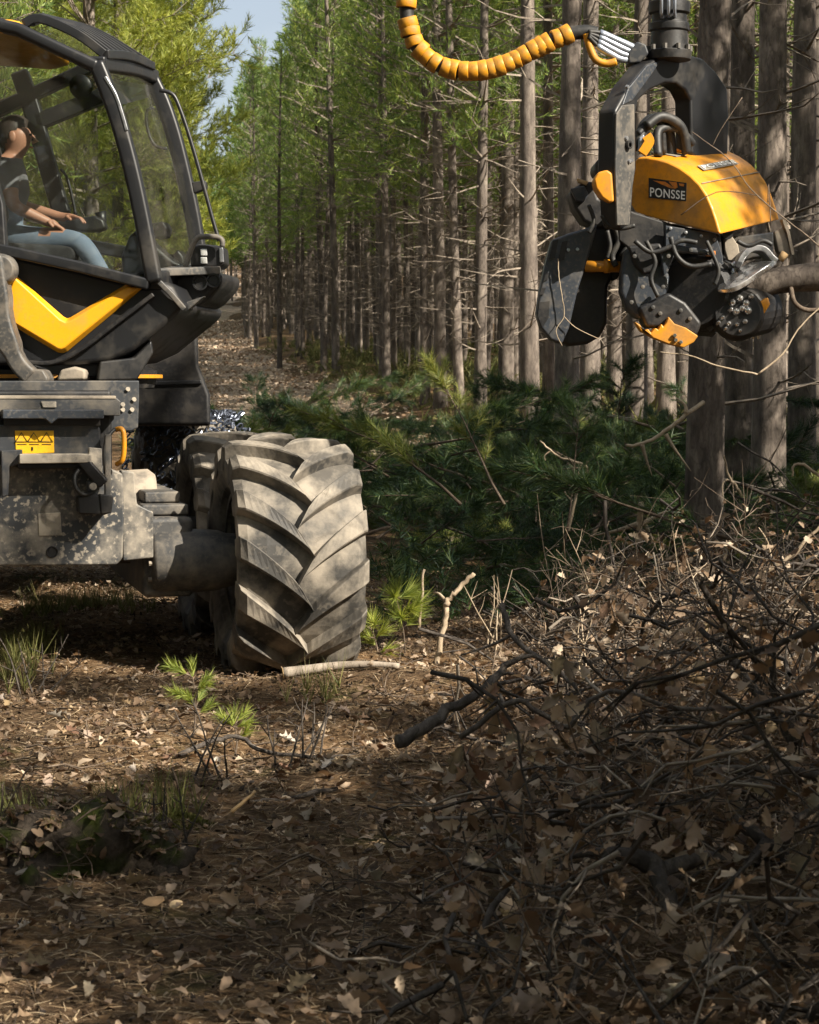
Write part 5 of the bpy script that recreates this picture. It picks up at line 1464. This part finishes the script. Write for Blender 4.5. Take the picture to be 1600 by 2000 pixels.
# tangled brushwood heap
def heap(n, rng, hmax, smin, smax, tilt, y0=5.0, y1=17, px0=520, px1=1750, low=0.0):
    x, y = in_view(n, y0, y1, px0, px1)
    br = brushy(x, y); keep = rng.random(n) < br ** 1.2 + low; x = x[keep]; y = y[keep]; br = br[keep]
    lump = .55 + .45 * np.sin(x * 2.7 + 1.3 * np.sin(y * 1.9)) * np.sin(y * 2.2 + x)
    z = hfun(x, y) + .02 + hmax * br * lump * rng.random(len(x)) ** 1.6
    return np.stack([x, y, z], 1), rand_rot(len(x), rng, tilt), rng.uniform(smin, smax, len(x))
P_, R_, S_ = heap(4000, rb, .95, .15, .8, .85)
h_ = len(P_) // 2
v1, f1 = scatter(TWIGS, P_[:h_], R_[:h_], S_[:h_], rb)
v2, f2 = scatter(THIN, P_[h_:], R_[h_:], S_[h_:], rb)
mkstuff('fine_brushwood', v2, f2, 'twig', 'finest brown twigs bristling from the brush heap', 'brushwood')
mkstuff('brushwood', v1, f1, 'oakbark', 'tangle of thin dry twigs heaped along the edge of the clearing', 'brushwood')
P_, R_, S_ = heap(900, rb, .85, .25, .7, .9)
v1, f1 = scatter(TWIGS, P_, R_, S_ * .8, rb)
mkstuff('brushwood', v1, f1, 'deadwood', 'pale bleached twigs caught in the dark brushwood heap', 'brushwood')
# dry leaves hanging in the heap
P_, R_, S_ = heap(11000, rb, .85, .03, .085, 1.3)
v1, f1 = scatter(OAKHEAP, P_, R_, S_, rb)
mkstuff('hanging_leaves', v1, f1, 'oakleaf', 'curled dry oak leaves hanging in the brushwood heap', 'leaves', smooth=True)

# ---------------------------------------------------------------- cut pine branches heaped behind
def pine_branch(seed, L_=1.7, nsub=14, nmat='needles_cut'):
    rng = np.random.default_rng(seed); mb = MB()
    pl = polyl((0, 0, 0), (1, 0, .12), L_, rng, 6, .22, -.02)
    mb.tube(pl, [.018, .015, .012, .010, .008, .006, .004], 5)
    TP = []; TD = []
    for q in range(nsub):
        s = rng.uniform(.2, 1.0); fi = min(int(s * 6), 5); q0 = pl[fi].lerp(pl[fi + 1], s * 6 - fi)
        td = (pl[fi + 1] - pl[fi]).normalized(); sd = Vector((0, 1 if q % 2 else -1, rng.uniform(-.3, .5)))
        d = (td * .8 + sd * rng.uniform(.3, .9)).normalized(); sl = rng.uniform(.2, .55) * (1.2 - s * .6)
        q1 = q0 + d * sl
        mb.tube([q0, q1], [.006, .004], 4)
        for u in np.linspace(.25, 1.0, 4):
            TP.append(tuple(q0.lerp(q1, u))); TD.append(tuple(d + Vector(rng.normal(size=3)) * .25 + Vector((0, 0, .15))))
    for u in (0.0, .5, 1.0):
        TP.append(tuple(pl[5].lerp(pl[6], u))); TD.append(tuple((pl[6] - pl[5])))
    v, f = tufts(TP, TD, rng, 44, .14, .0055, .12, .95, droop=.25)
    nm = mesh_np('needles', v, f); nm.materials.append(M[nmat])
    wm = mesh_mb('wood', mb, True, False); wm.materials.append(M['twig'])
    return wm, nm
CUTS = [pine_branch(500 + i) for i in range(5)] + [pine_branch(520 + i, nmat='needles_sunlit') for i in range(2)]
def cut_branch(k, loc, rot, s, label, group, name='cut_pine_branch'):
    o = bpy.data.objects.new(name, None); COL.objects.link(o); o.location = loc; o.rotation_euler = rot; o.scale = (s, s, s); o.empty_display_size = .2
    tag(o, label, 'branch', group)
    for nm, me in zip(('wood', 'needles'), CUTS[k]):
        c = bpy.data.objects.new(nm, me); COL.objects.link(c); c.parent = o
    return o
rc = np.random.default_rng(33)
cnt = 0
while cnt < 280:
    yy = rc.uniform(15.0, 34.0)
    px = rc.uniform(400, 1680)
    xx = (px - 800) / FPX * yy
    if (yy > 26 and px > 760) or (yy > 22 and px < 480): continue
    if xx < edge(yy) - 4.6 or (yy < 15 and xx < .15) or (yy < 20 and xx < -.35): continue
    # a long mound along the wood's edge
    prof_ = max(math.exp(-((yy - 18.5 - .8 * math.sin(xx * 1.3)) / 4.2) ** 2), .55 if px < 760 else 0)
    hh = (.85 if px < 1330 else .35) * prof_ * rc.uniform(.0, 1) ** .6
    cut_branch(rc.integers(0, 5) if rc.random() < .8 else rc.integers(5, 7), (xx, yy, float(hfun(xx, yy)) + .08 + hh), (rc.normal() * .4, rc.normal() * .24 - .02, rc.uniform(0, 6.28)), rc.uniform(.45, .95),
               ('dark green' if cnt % 7 else 'green') + ' cut pine branch in the heap ' + ('along the track behind the big tyre' if px < 700 else 'between the big tyre and the harvester head' if px < 1040 else 'below the harvester head' if px < 1340 else 'round the feet of the thick trunks'), 'cut pine branches heaped along the wood')
    cnt += 1
# needles and twigs filling the heap's core
nc = 2600
yy = rc.uniform(13.5, 25, nc); px = rc.uniform(430, 1700, nc); xx = (px - 800) / FPX * yy
kp = (xx > edge(yy) - 4.4) & ((yy > 20) | (xx > -.2)); xx = xx[kp]; yy = yy[kp]; px = px[kp]
hh = np.where(px < 1330, .85, .35) * np.exp(-((yy - 18.5 - .8 * np.sin(xx * 1.3)) / 4.0) ** 2) * rc.uniform(0, 1, len(xx))
P_ = np.stack([xx, yy, hfun(xx, yy) + .03 + hh], 1)
v1, f1 = tufts(P_, rc.normal(size=P_.shape) + np.array([0, 0, .3]), rc, 30, .14, .007, .14, 1.0, droop=.3)
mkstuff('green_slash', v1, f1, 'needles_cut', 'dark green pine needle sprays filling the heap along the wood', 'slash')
# low mat of brush further along the wood's floor
nc = 3200
yy = rc.uniform(24, 75, nc); xx = edge(yy) - .3 + rc.uniform(0, 1, nc) * (6 + .15 * yy); 
P_ = np.stack([xx, yy, hfun(xx, yy) + rc.uniform(0, .5, nc) ** 2], 1)
v1, f1 = tufts(P_, rc.normal(size=P_.shape) + np.array([0, 0, .6]), rc, 9, .32, .03, .2, 1.0)
mkstuff('undergrowth', v1, f1, 'grass', 'thin undergrowth on the floor of the plantation', 'undergrowth')
# green verge beside the far track
nc = 1700
yy = rc.uniform(40, 190, nc); xx = edge(yy) - 4.6 - np.abs(rc.normal(size=nc)) * 1.2
P_ = np.stack([xx, yy, hfun(xx, yy) + rc.uniform(0, .5, nc)], 1)
v1, f1 = tufts(P_, rc.normal(size=P_.shape) * .6 + np.array([0, 0, .8]), rc, 8, .40, .06, .25, .9)
mkstuff('verge_scrub', v1, f1, 'needles_edge', 'green scrub along the far verge of the track', 'scrub')

# leaf drifts on the far track
nc = 14000
yy = 24 + 146 * rc.uniform(0, 1, nc) ** 1.25; xx = edge(yy) - 2.05 + rc.uniform(-1.9, 1.9, nc)
P_ = np.stack([xx, yy, hfun(xx, yy) + .07 + rc.uniform(0, .05, nc)], 1)
v1, f1 = scatter(FLK, P_, rand_rot(nc, rc, .5), rc.uniform(.05, .16, nc) * (.6 + yy / 70), rc)
mkstuff('track_leaves', v1, f1, 'track_leaf', 'pale dry leaves drifted over the far track', 'leaves')
# single branches with a place of their own: (label, name, material, path in photo pixels with distance, radii, side twigs)
def gz(px, D, dz=.0):
    """a photo column at distance D, on the ground"""
    x = (px - 800) / FPX * D
    return Vector((x, D, float(hfun(x, D)) + dz))
def branch(label, mat, path, r0, r1, twigs=(), name='dead_branch', n=5, sides=8):
    P3 = smooth_path([at(*p) for p in path], n)
    rg = np.random.default_rng(len(label) * 7 + int(path[0][0]))
    P3 = [p + Vector(rg.normal(size=3)) * r0 * .25 for p in P3]
    t = thing(name, label, 'branch', tuple(P3[0]), 'single dry branches')
    k = len(P3) - 1
    obj('limb', MB().tube(P3, [r0 + (r1 - r0) * i / k for i in range(k + 1)], sides), M[mat], t, smooth=True, fix=False)
    for tw in twigs:
        Q = smooth_path([at(*p) for p in tw], 4)
        obj('twig', MB().tube(Q, [r1 * 1.1 + (.0025 - r1 * 1.1) * i / (len(Q) - 1) for i in range(len(Q))], 5), M[mat], t, smooth=True, fix=False)
    return t
branch('pale forked stick standing upright beside the big muddy tyre', 'paletwig', [(852, 1300, 11.90), (862, 1250, 11.90), (872, 1190, 11.90), (876, 1172, 11.90), (898, 1148, 11.90), (926, 1120, 11.90)], .018, .012, [[(874, 1178, 11.90), (858, 1160, 11.95), (846, 1158, 12.00)]])
branch('thin upright pale stick just behind the forked one', 'paletwig', [(818, 1230, 12.25), (822, 1190, 12.25), (828, 1110, 12.25)], .010, .007)
branch('pale zigzag twig rising from a green spray in the middle of the heap', 'paletwig', [(1110, 1040, 14.30), (1118, 1000, 14.30), (1134, 945, 14.30), (1148, 914, 14.30), (1120, 900, 14.30), (1090, 890, 14.30), (1056, 862, 14.30)], .011, .006, [[(1118, 978, 14.30), (1104, 962, 14.30), (1096, 930, 14.30)], [(1136, 908, 14.30), (1130, 925, 14.30), (1134, 938, 14.30)], [(1076, 880, 14.30), (1064, 890, 14.30), (1066, 900, 14.30)]])
branch('pale bent branch leaning in front of the thick shaded trunk', 'paletwig', [(1224, 870, 14.55), (1250, 868, 14.55), (1290, 848, 14.55), (1330, 818, 14.55), (1374, 786, 14.68)], .010, .016, [[(1254, 868, 14.55), (1262, 895, 14.55), (1274, 930, 14.55)], [(1300, 848, 14.55), (1320, 880, 14.55), (1350, 920, 14.55)], [(1340, 806, 14.55), (1338, 790, 14.55), (1320, 776, 14.55)]], sides=7)
branch('pale crooked twig curving up beside the second trunk', 'paletwig', [(1458, 982, 13.60), (1440, 955, 13.60), (1424, 930, 13.60), (1415, 890, 13.60)], .012, .006, [[(1422, 936, 13.60), (1412, 945, 13.60), (1412, 970, 13.60)]])
branch('pale curled twig at the photo edge above the brush', 'paletwig', [(1640, 960, 13.20), (1600, 930, 13.20), (1570, 908, 13.20), (1550, 910, 13.20), (1548, 930, 13.20)], .012, .006)
branch('long thin pale twig reaching across below the harvester head', 'paletwig', [(1290, 688, 10.6), (1350, 695, 10.6), (1400, 714, 10.6), (1480, 731, 10.6)], .003, .005, [[(1480, 731, 10.6), (1530, 690, 10.6), (1580, 620, 10.6), (1760, 470, 10.6)]])
branch('fine bare twig crossing in front of the yellow cover', 'twig', [(1780, 640, 10.2), (1600, 480, 10.2), (1530, 425, 10.2), (1470, 372, 10.2), (1420, 308, 10.2), (1352, 258, 10.2)], .004, .002, [[(1482, 382, 10.2), (1400, 375, 10.2), (1330, 420, 10.2)], [(1392, 285, 10.2), (1410, 250, 10.2), (1450, 190, 10.2)], [(1500, 395, 10.2), (1502, 360, 10.2), (1506, 440, 10.2)]])
branch('forked pale twig hanging in front of the saw box', 'paletwig', [(1090, 505, 11.27), (1092, 540, 11.27), (1098, 580, 11.27), (1102, 618, 11.27), (1086, 645, 11.27), (1098, 675, 11.27)], .003, .002, [[(1102, 618, 11.27), (1125, 640, 11.27), (1170, 662, 11.27)]])
branch('pale broken stub of wood standing in the middle of the heap', 'paletwig', [(1250, 1060, 13.70), (1250, 1030, 13.70), (1252, 995, 13.70), (1254, 985, 13.70)], .022, .019, [[(1256, 1018, 13.70), (1268, 1040, 13.70), (1284, 1078, 13.70)], [(1258, 1022, 13.70), (1290, 1004, 13.70), (1312, 995, 13.70)], [(1246, 1024, 13.70), (1200, 1038, 13.70), (1150, 1048, 13.70)]])
branch('thick dark oak limb slanting down in the near corner brush', 'oakbark', [(1270, 1680, 6.3), (1300, 1740, 6.2), (1325, 1830, 6.1), (1360, 1920, 6.0), (1400, 2030, 5.9)], .026, .034, [[(1275, 1690, 6.3), (1230, 1672, 6.3), (1160, 1665, 6.35), (1100, 1680, 6.4)], [(1290, 1705, 6.3), (1380, 1672, 6.4), (1430, 1690, 6.45)]], n=6, sides=10)
branch('long dark oak branch arching across the near brush', 'oakbark', [(1640, 1520, 6.6), (1540, 1506, 6.6), (1440, 1502, 6.6), (1350, 1508, 6.6), (1260, 1540, 6.6), (1190, 1570, 6.65), (1110, 1580, 6.7)], .015, .006, [[(1440, 1503, 6.6), (1500, 1545, 6.5), (1600, 1640, 6.4)], [(1350, 1510, 6.6), (1410, 1535, 6.5), (1330, 1595, 6.4)], [(1260, 1540, 6.6), (1220, 1600, 6.55), (1130, 1660, 6.5)]], n=6)
branch('grey oak branch falling steeply along the photo edge', 'oakbark', [(1370, 1230, 7.9), (1430, 1285, 7.8), (1460, 1330, 7.7), (1500, 1380, 7.6), (1560, 1460, 7.5), (1620, 1560, 7.4)], .010, .026, [[(1500, 1380, 7.6), (1510, 1330, 7.6), (1512, 1250, 7.6)], [(1555, 1450, 7.5), (1545, 1380, 7.5), (1600, 1290, 7.5)]], n=5)
branch('dark branch lying aslant in the middle of the brushwood', 'oakbark', [(780, 1450, 7.4), (860, 1400, 7.5), (950, 1340, 7.6), (985, 1300, 7.7)], .026, .012, [[(985, 1300, 7.7), (1040, 1280, 7.7), (1080, 1310, 7.7)]], n=5)
branch('forked grey branch curving through the centre of the brushwood', 'oakbark', [(980, 1180, 8.4), (1000, 1240, 8.3), (1040, 1275, 8.2), (1090, 1310, 8.1), (1130, 1350, 8.0)], .013, .008, [[(1000, 1240, 8.3), (960, 1260, 8.3), (900, 1280, 8.3)]], n=5)
branch('curving dark branch low in the brush above the arching one', 'oakbark', [(900, 1440, 7.1), (1000, 1370, 7.1), (1060, 1395, 7.1), (1110, 1420, 7.1), (1150, 1370, 7.1), (1220, 1352, 7.1), (1330, 1385, 7.1), (1480, 1385, 7.1), (1600, 1400, 7.1)], .010, .007, n=5)
branch('straight pale twig rising to the edge of the photo over the brush', 'paletwig', [(1470, 1130, 10.30), (1510, 1108, 10.30), (1540, 1090, 10.30), (1580, 1050, 10.30), (1640, 985, 10.30)], .014, .006, [[(1510, 1108, 10.30), (1500, 1060, 10.30), (1482, 1030, 10.30)]], n=4)
branch('thin dark branch bending along the lowest part of the brush', 'oakbark', [(1130, 1896, 5.8), (1200, 1905, 5.8), (1260, 1925, 5.75), (1350, 1968, 5.7), (1420, 1980, 5.7), (1640, 1950, 5.7)], .008, .011, [[(1260, 1925, 5.75), (1300, 1880, 5.8), (1380, 1840, 5.9)]], n=5)
branch('second dark oak limb low at the photo edge', 'oakbark', [(1440, 1600, 6.6), (1500, 1650, 6.5), (1560, 1700, 6.4), (1640, 1780, 6.3)], .018, .026, [[(1520, 1668, 6.5), (1560, 1600, 6.5), (1640, 1560, 6.5)], [(1500, 1650, 6.5), (1440, 1720, 6.4), (1430, 1790, 6.3)]], n=5)
branch('long pale stick lying flat on the sunlit ground before the tyre', 'paletwig', [(200, 1362, 10.95), (300, 1356, 10.95), (380, 1345, 11.0), (440, 1350, 11.0)], .014, .010, n=4)
branch('grey stick lying among leaves below the small pine', 'oakbark', [(350, 1475, 9.1), (420, 1445, 9.2), (470, 1440, 9.2), (520, 1470, 9.1), (640, 1478, 9.1), (760, 1470, 9.2)], .012, .007, n=4)
branch('dark stick lying on the shaded ground in the middle', 'oakbark', [(470, 1572, 8.2), (560, 1560, 8.2), (660, 1540, 8.3)], .014, .008, n=4)
branch('short broken yellowish stick jutting up from the shaded ground', 'cutwood', [(450, 1590, 8.0), (472, 1570, 8.0), (498, 1546, 8.05)], .008, .006, n=3)
branch('thin reddish stem standing in the shaded ground', 'twig', [(352, 1560, 8.2), (346, 1530, 8.2), (338, 1500, 8.2)], .006, .004, [[(350, 1550, 8.2), (362, 1538, 8.2), (376, 1536, 8.2)]], n=3)

# bunches of dry oak leaves still on their twigs, standing out of the brush
SPRAYS = [(1252, 1585, 'large pale-brown oak leaf bunch hanging below the arching dark branch'), (1332, 1575, 'oak leaf bunch just beyond the large pale one under the arching branch'),
    (1018, 1490, 'bright tan oak leaf bunch in the middle of the brush'), (1082, 1468, 'tan oak leaf bunch close above the bright one'), (870, 1520, 'dull oak leaf bunch at the inner edge of the brush'),
    (884, 1690, 'bright tan oak leaf bunch low at the inner edge of the brush'), (1008, 1660, 'pale narrow oak leaf bunch left of the thick slanting limb'), (910, 1800, 'small tan oak leaf bunch near the bottom edge of the brush'),
    (1100, 1690, 'dark oak leaf bunch beside the top of the thick slanting limb'), (1505, 1690, 'brown oak leaf bunch low near the photo edge'), (1530, 1880, 'grey oak leaf bunch in the bottom corner'),
    (1030, 1900, 'grey oak leaf bunch at the bottom left of the slanting limb'), (1180, 1470, 'reddish brown oak leaf bunch above the arching branch'), (1420, 1240, 'reddish oak leaf bunch high in the brush near the photo edge'),
    (1500, 1330, 'brown oak leaf bunch beside the steep grey branch'), (1585, 1350, 'tan oak leaf bunch cut by the photo edge'), (1300, 1340, 'dark red-brown oak leaf bunch in the heart of the brush'),
    (1120, 1340, 'brown oak leaf bunch beside the curving low branch'), (1400, 1420, 'dull brown oak leaf bunch above the right part of the arching branch'), (960, 1400, 'brown oak leaf bunch beside the slanting dark branch'),
    (1460, 1570, 'oak leaf bunch hanging under the arching branch near the photo edge'), (1180, 1800, 'dark oak leaf bunch left of the slanting limb near the bottom'), (1560, 1480, 'tan oak leaf bunch above the second dark limb'),
    (1230, 1230, 'light brown oak leaf bunch at the top of the brush')]
rl = np.random.default_rng(44)
for (px, py, lab) in SPRAYS:
    D = float(np.interp(py, [1200, 1350, 1500, 1700, 1850, 2000], [8.5, 7.7, 7.0, 6.35, 6.0, 5.7])); p0 = at(px, py - 25, D)
    t = thing('oak_leaf_spray', lab, 'leaf spray', tuple(p0), 'oak leaf bunches in the brush')
    pl = polyl(p0 + Vector((rl.normal() * .05, .03, .06)), (rl.normal() * .6, rl.normal() * .3, -1), .22, rl, 5, .35)
    obj('twig', MB().tube(pl, [.005, .0045, .004, .0035, .003, .002], 5), M['twig'], t, smooth=True, fix=False)
    for k in range(rl.integers(8, 13)):
        o = bpy.data.objects.new('leaf', LM[[0, 6, 3, 2, 5, 1][rl.integers(0, 6)]]); COL.objects.link(o); o.parent = t
        q = pl[rl.integers(0, 6)] - p0
        sc_l = rl.uniform(.065, .105); d = Vector((rl.normal() * .6, -.3 + rl.normal() * .5, -.8 + rl.normal() * .35)).normalized()
        o.rotation_euler = (d.to_track_quat('Y', 'Z').to_matrix() @ Matrix.Rotation(rl.uniform(-1.2, 1.2), 3, 'Y')).to_euler()
        o.location = q + d * sc_l * .5; o.scale = (sc_l,) * 3

# cut log by the tyre
LG = thing('cut_log', 'short cut log with an orange end lying against the big tyre', 'log', tuple(at(560, 1292, 11.1)))
lp = smooth_path([gz(552, 11.12, .035), gz(600, 11.14, .03), gz(660, 11.16, .03), gz(720, 11.14, .025), gz(780, 11.1, .02)], 4)
obj('log', MB().tube(lp, [.030 - .0009 * i for i in range(len(lp))], 12), M['deadwood'], LG, smooth=True)
dd = (lp[0] - lp[1]).normalized()
obj('cut_face', MB().tube([lp[0] - dd * .001, lp[0] + dd * .004], [.0295, .028], 12), M['cutwood'], LG)
# mossy stump with cut shoots, lower left
SP = thing('mossy_stump', 'dark mossy stump with pale cut shoot ends near the photo edge', 'stump', tuple(gz(110, 7.2)))
mb = MB(); c0 = gz(120, 7.15, 0)
vs = []; fs = []; SG, RN = 56, 18
for i in range(RN + 1):
    t = i / RN
    for k in range(SG):
        a = 2 * math.pi * k / SG
        q = Vector((math.cos(a) * math.sqrt(max(0, 1 - t * t)), math.sin(a) * math.sqrt(max(0, 1 - t * t)), t))
        d_ = 1 + .45 * mnoise.noise(q * 1.7 + Vector((3, 1, 7))) + .22 * mnoise.noise(q * 4.3) + .10 * mnoise.noise(q * 11)
        vs.append(c0 + Vector((q.x * .40 * d_, q.y * .22 * d_, -.06 + .235 * q.z * d_)))
for i in range(RN):
    for k in range(SG): fs.append((i * SG + k, i * SG + (k + 1) % SG, (i + 1) * SG + (k + 1) % SG, (i + 1) * SG + k))
fs.append(tuple(RN * SG + k for k in range(SG)))
obj('root_mass', mb.add(vs, fs), M['stump'], SP, smooth=True)
rgs = np.random.default_rng(2)
sv = np.array([v[:] for v in vs]); pk = sv[rgs.integers(0, len(sv), 420)]; pk = pk[pk[:, 2] > c0.z + .03]
v1, f1 = scatter(OAKLOW + FLK, pk + np.array([0, -.01, .012]), rand_rot(len(pk), rgs, .6), rgs.uniform(.03, .07, len(pk)), rgs)
me = mesh_np('dead_leaves', v1, f1); me.materials.append(M['oakleaf']); o = obj('dead_leaves', me, None, SP); o['kind'] = 'stuff'
v1, f1 = tufts(pk[:160], rgs.normal(size=pk[:160].shape) * .5 + np.array([0, -.2, 1]), rgs, 9, .035, .005, .01, .9)
me = mesh_np('moss', v1, f1); me.materials.append(M['moss']); o = obj('moss', me, None, SP); o['kind'] = 'stuff'
v1, f1 = scatter(TWIGS, pk[:60] + np.array([0, 0, .03]), rand_rot(60, rgs, .7), rgs.uniform(.10, .30, 60), rgs)
me = mesh_np('dry_twigs', v1, f1); me.materials.append(M['twig']); o = obj('dry_twigs', me, None, SP); o['kind'] = 'stuff'
def shoot(base, top, r):
    s_ = obj('cut_shoot', MB().tube(smooth_path([base, base.lerp(top, .5) + Vector((.01, 0, .01)), top], 3), [r * 1.15, r * 1.1, r * 1.05, r, r, r, r], 12), M['stump'], SP, smooth=True)
    d = (top - base).normalized()
    obj('cut_face', MB().tube([top - d * .001, top + d * .004], [r * .97, r * .93], 12), M['cutgrey'], s_)
shoot(gz(50, 6.85, -.02), at(48, 1702, 6.85), .034)
shoot(at(130, 1680, 7.2), at(118, 1630, 7.15), .030)
shoot(at(180, 1680, 7.2), at(172, 1640, 7.1), .024)
# a small pine seedling and a bare sapling
def seedling(name, label, base, h, seed, n=10, nn=34, L_=.10, lean=(0, 0)):
    rng = np.random.default_rng(seed); t = thing(name, label, 'seedling', tuple(base))
    top = base + Vector((lean[0], lean[1], h)); P3 = smooth_path([base, base.lerp(top, .5) + Vector((.012, 0, 0)), top], 4)
    mb = MB().tube(P3, [.006 - .0005 * i for i in range(len(P3))], 6); TP = []; TD = []
    for k in range(n):
        q = P3[min(len(P3) - 1, int(rng.uniform(.3, 1) * len(P3)))]; a = rng.uniform(0, 6.28)
        d = Vector((math.cos(a), math.sin(a), rng.uniform(.2, 1.1))).normalized(); e = q + d * rng.uniform(.03, .14) * h * 2
        mb.tube([q, e], [.004, .003], 4); TP += [tuple(q.lerp(e, .5)), tuple(e)]; TD += [tuple(d)] * 2
    TP.append(tuple(top)); TD.append((0, 0, 1))
    v, f = tufts(TP, TD, rng, nn, L_, .0045, .06, .8)
    obj('stem', mb, M['twig'], t, smooth=True, fix=False)
    me = mesh_np('needles', v, f); me.materials.append(M['needles_edge']); obj('needles', me, None, t)
    return t
seedling('pine_seedling', 'small green pine seedling on the sunlit ground before the tyre', gz(374, 9.6), .27, 71, 9, 34, .065)
seedling('pine_seedling', 'tiny low green pine seedling in shade beside the dark sticks', gz(455, 9.3), .14, 72, 6, 26, .07)
seedling('pine_tip', 'pale green pine tip standing beside the outer side of the big tyre', at(792, 1285, 12.25), .34, 73, 9, 44, .14, lean=(-.05, 0))
seedling('pine_tip', 'small pale pine tip leaning against the tyre below the taller one', at(738, 1300, 12.1), .20, 74, 6, 40, .12, lean=(-.03, 0))
cut_branch(5, tuple(at(900, 985, 14.6)), (.2, -.6, 2.8), .7, 'sunlit yellow-green spray on the heap behind the big tyre', 'cut pine branches heaped along the wood')  # the sunlit tone is in the needle colour
cut_branch(6, tuple(at(985, 985, 14.4)), (.2, -.9, 2.2), .65, 'second sunlit yellow-green spray on the heap beside the first', 'cut pine branches heaped along the wood')
cut_branch(4, tuple(at(1100, 1075, 13.7)), (.2, -1.0, 1.2), .55, 'green needle spray at the foot of the pale zigzag twig', 'cut pine branches heaped along the wood')
cut_branch(0, tuple(at(1300, 1095, 13.0)), (.1, -.3, .4), .9, 'dark green needle branch lying low before the two thick trunks', 'cut pine branches heaped along the wood')
cut_branch(3, tuple(at(1520, 1080, 13.0)), (.1, -.3, 3.0), .95, 'dark green needle branch lying at the photo edge before the trunks', 'cut pine branches heaped along the wood')
# bare saplings, dark stems
def sapling(label, px, D, h, seed, mat='oakbark'):
    rng = np.random.default_rng(seed); b0 = gz(px, D, -.01); t = thing('bare_sapling', label, 'sapling', tuple(b0))
    mb = MB()
    for k in range(rng.integers(3, 6)):
        pl = polyl(b0 + Vector((rng.normal() * .05, rng.normal() * .05, 0)), (rng.normal() * .25, rng.normal() * .2, 1), h * rng.uniform(.6, 1), rng, 5, .18)
        mb.tube(pl, [.0055, .005, .0045, .0035, .003, .002], 5, caps=False)
        for q in range(3):
            i = rng.integers(2, 5); mb.tube(polyl(pl[i], (rng.normal(), rng.normal(), .8), h * .2, rng, 2, .3), [.003, .002, .0012], 4, caps=False)
    obj('stems', mb, M[mat], t, smooth=True, fix=False)
for (px, D, h, sd_, lab) in ((1085, 12.6, .95, 91, 'tall pale bare shoots above the middle of the brush'), (1215, 12.4, .8, 92, 'pale bare shoots beside the broken stub'), (1330, 12.2, .75, 93, 'pale bare shoots before the thick trunk'),
        (1470, 12.0, .8, 94, 'pale bare shoots before the second trunk'), (1560, 11.6, .9, 95, 'pale bare shoots close to the photo edge above the brush'), (960, 12.2, .55, 96, 'low pale shoots between forked stick and brush'), (1390, 9.5, .7, 97, 'pale shoots rising from the upper brush'), (1150, 10.2, .6, 98, 'pale shoots in the upper middle of the brush')):
    sapling(lab, px, D, h, sd_, 'paletwig')
sapling('bare dark sapling stems standing behind the sunlit patch of ground', 545, 9.0, .40, 81)
sapling('bare dark sapling stems near the small pine seedling', 400, 8.6, .38, 82)
sapling('bare thin stems rising beside the mossy patch', 325, 7.4, .26, 83)
sapling('cluster of bare stems in front of the log by the tyre', 610, 9.2, .34, 84)
sapling('bare stems at the photo edge under the front plate', 60, 11.0, .38, 85)
# grass: thin tufts
gp = []
for (px, D, n_) in ((95, 14.0, 26), (160, 14.3, 26), (40, 11.3, 18), (240, 14.0, 16), (610, 10.9, 10), (230, 7.7, 16), (30, 7.5, 14), (330, 7.9, 10), (15, 12.0, 24), (60, 12.4, 16)):
    for k in range(n_):
        b0 = gz(px + rb.normal() * 34, D + rb.normal() * .15); gp.append(tuple(b0))
gp = np.array(gp); v1, f1 = tufts(gp, np.tile([[0, 0, 1.]], (len(gp), 1)) + rb.normal(size=gp.shape) * .15, rb, 9, .20, .006, .02, .55)
mkstuff('grass', v1, f1, 'grass', 'thin dry and green grass tufts on the track', 'grass')
# moss cushions
def moss(label, px, D, r, seed):
    rng = np.random.default_rng(seed); n_ = 300
    a = rng.uniform(0, 6.28, n_); q = np.sqrt(rng.uniform(0, 1, n_)); c = gz(px, D)
    q = q * (1 + .5 * np.sin(3 * a + 1) * np.sin(2 * a)); xx = c.x + np.cos(a) * q * r * 1.4; yy = c.y + np.sin(a) * q * r
    P_ = np.stack([xx, yy, hfun(xx, yy) + .035 * (1 - q ** 2)], 1)
    v, f = tufts(P_, rng.normal(size=P_.shape) * .5 + np.array([0, 0, 1]), rng, 7, .022, .006, .006, .9)
    o = mkstuff('moss_cushion', v, f, 'moss', label, 'moss'); o['kind'] = 'thing'; return o
moss('bright yellow-green moss cushion in the shaded ground above the stump', 335, 7.75, .09, 1)
# wood chips
for (px, D, s, lab) in ((288, 6.55, .05, 'large pale wood chip lying on the streak of sunlit ground'), (334, 6.5, .032, 'small orange wood chip beside the large pale one')):
    b0 = gz(px, D, .03); rng = np.random.default_rng(int(px))
    me = MB().prism([b0 + Vector((math.cos(a) * s * .6 * rng.uniform(.8, 1.2), 0, math.sin(a) * s * .22 * rng.uniform(.6, 1.5))) + Vector((0, .3 * s * math.sin(a), 0)) for a in np.linspace(0, 6.28, 9)[:-1]], Vector((.01, .02, .004)))
    o = obj('wood_chip', me, M['chip'], None, bevel=.003); tag(o, lab, 'wood chip')
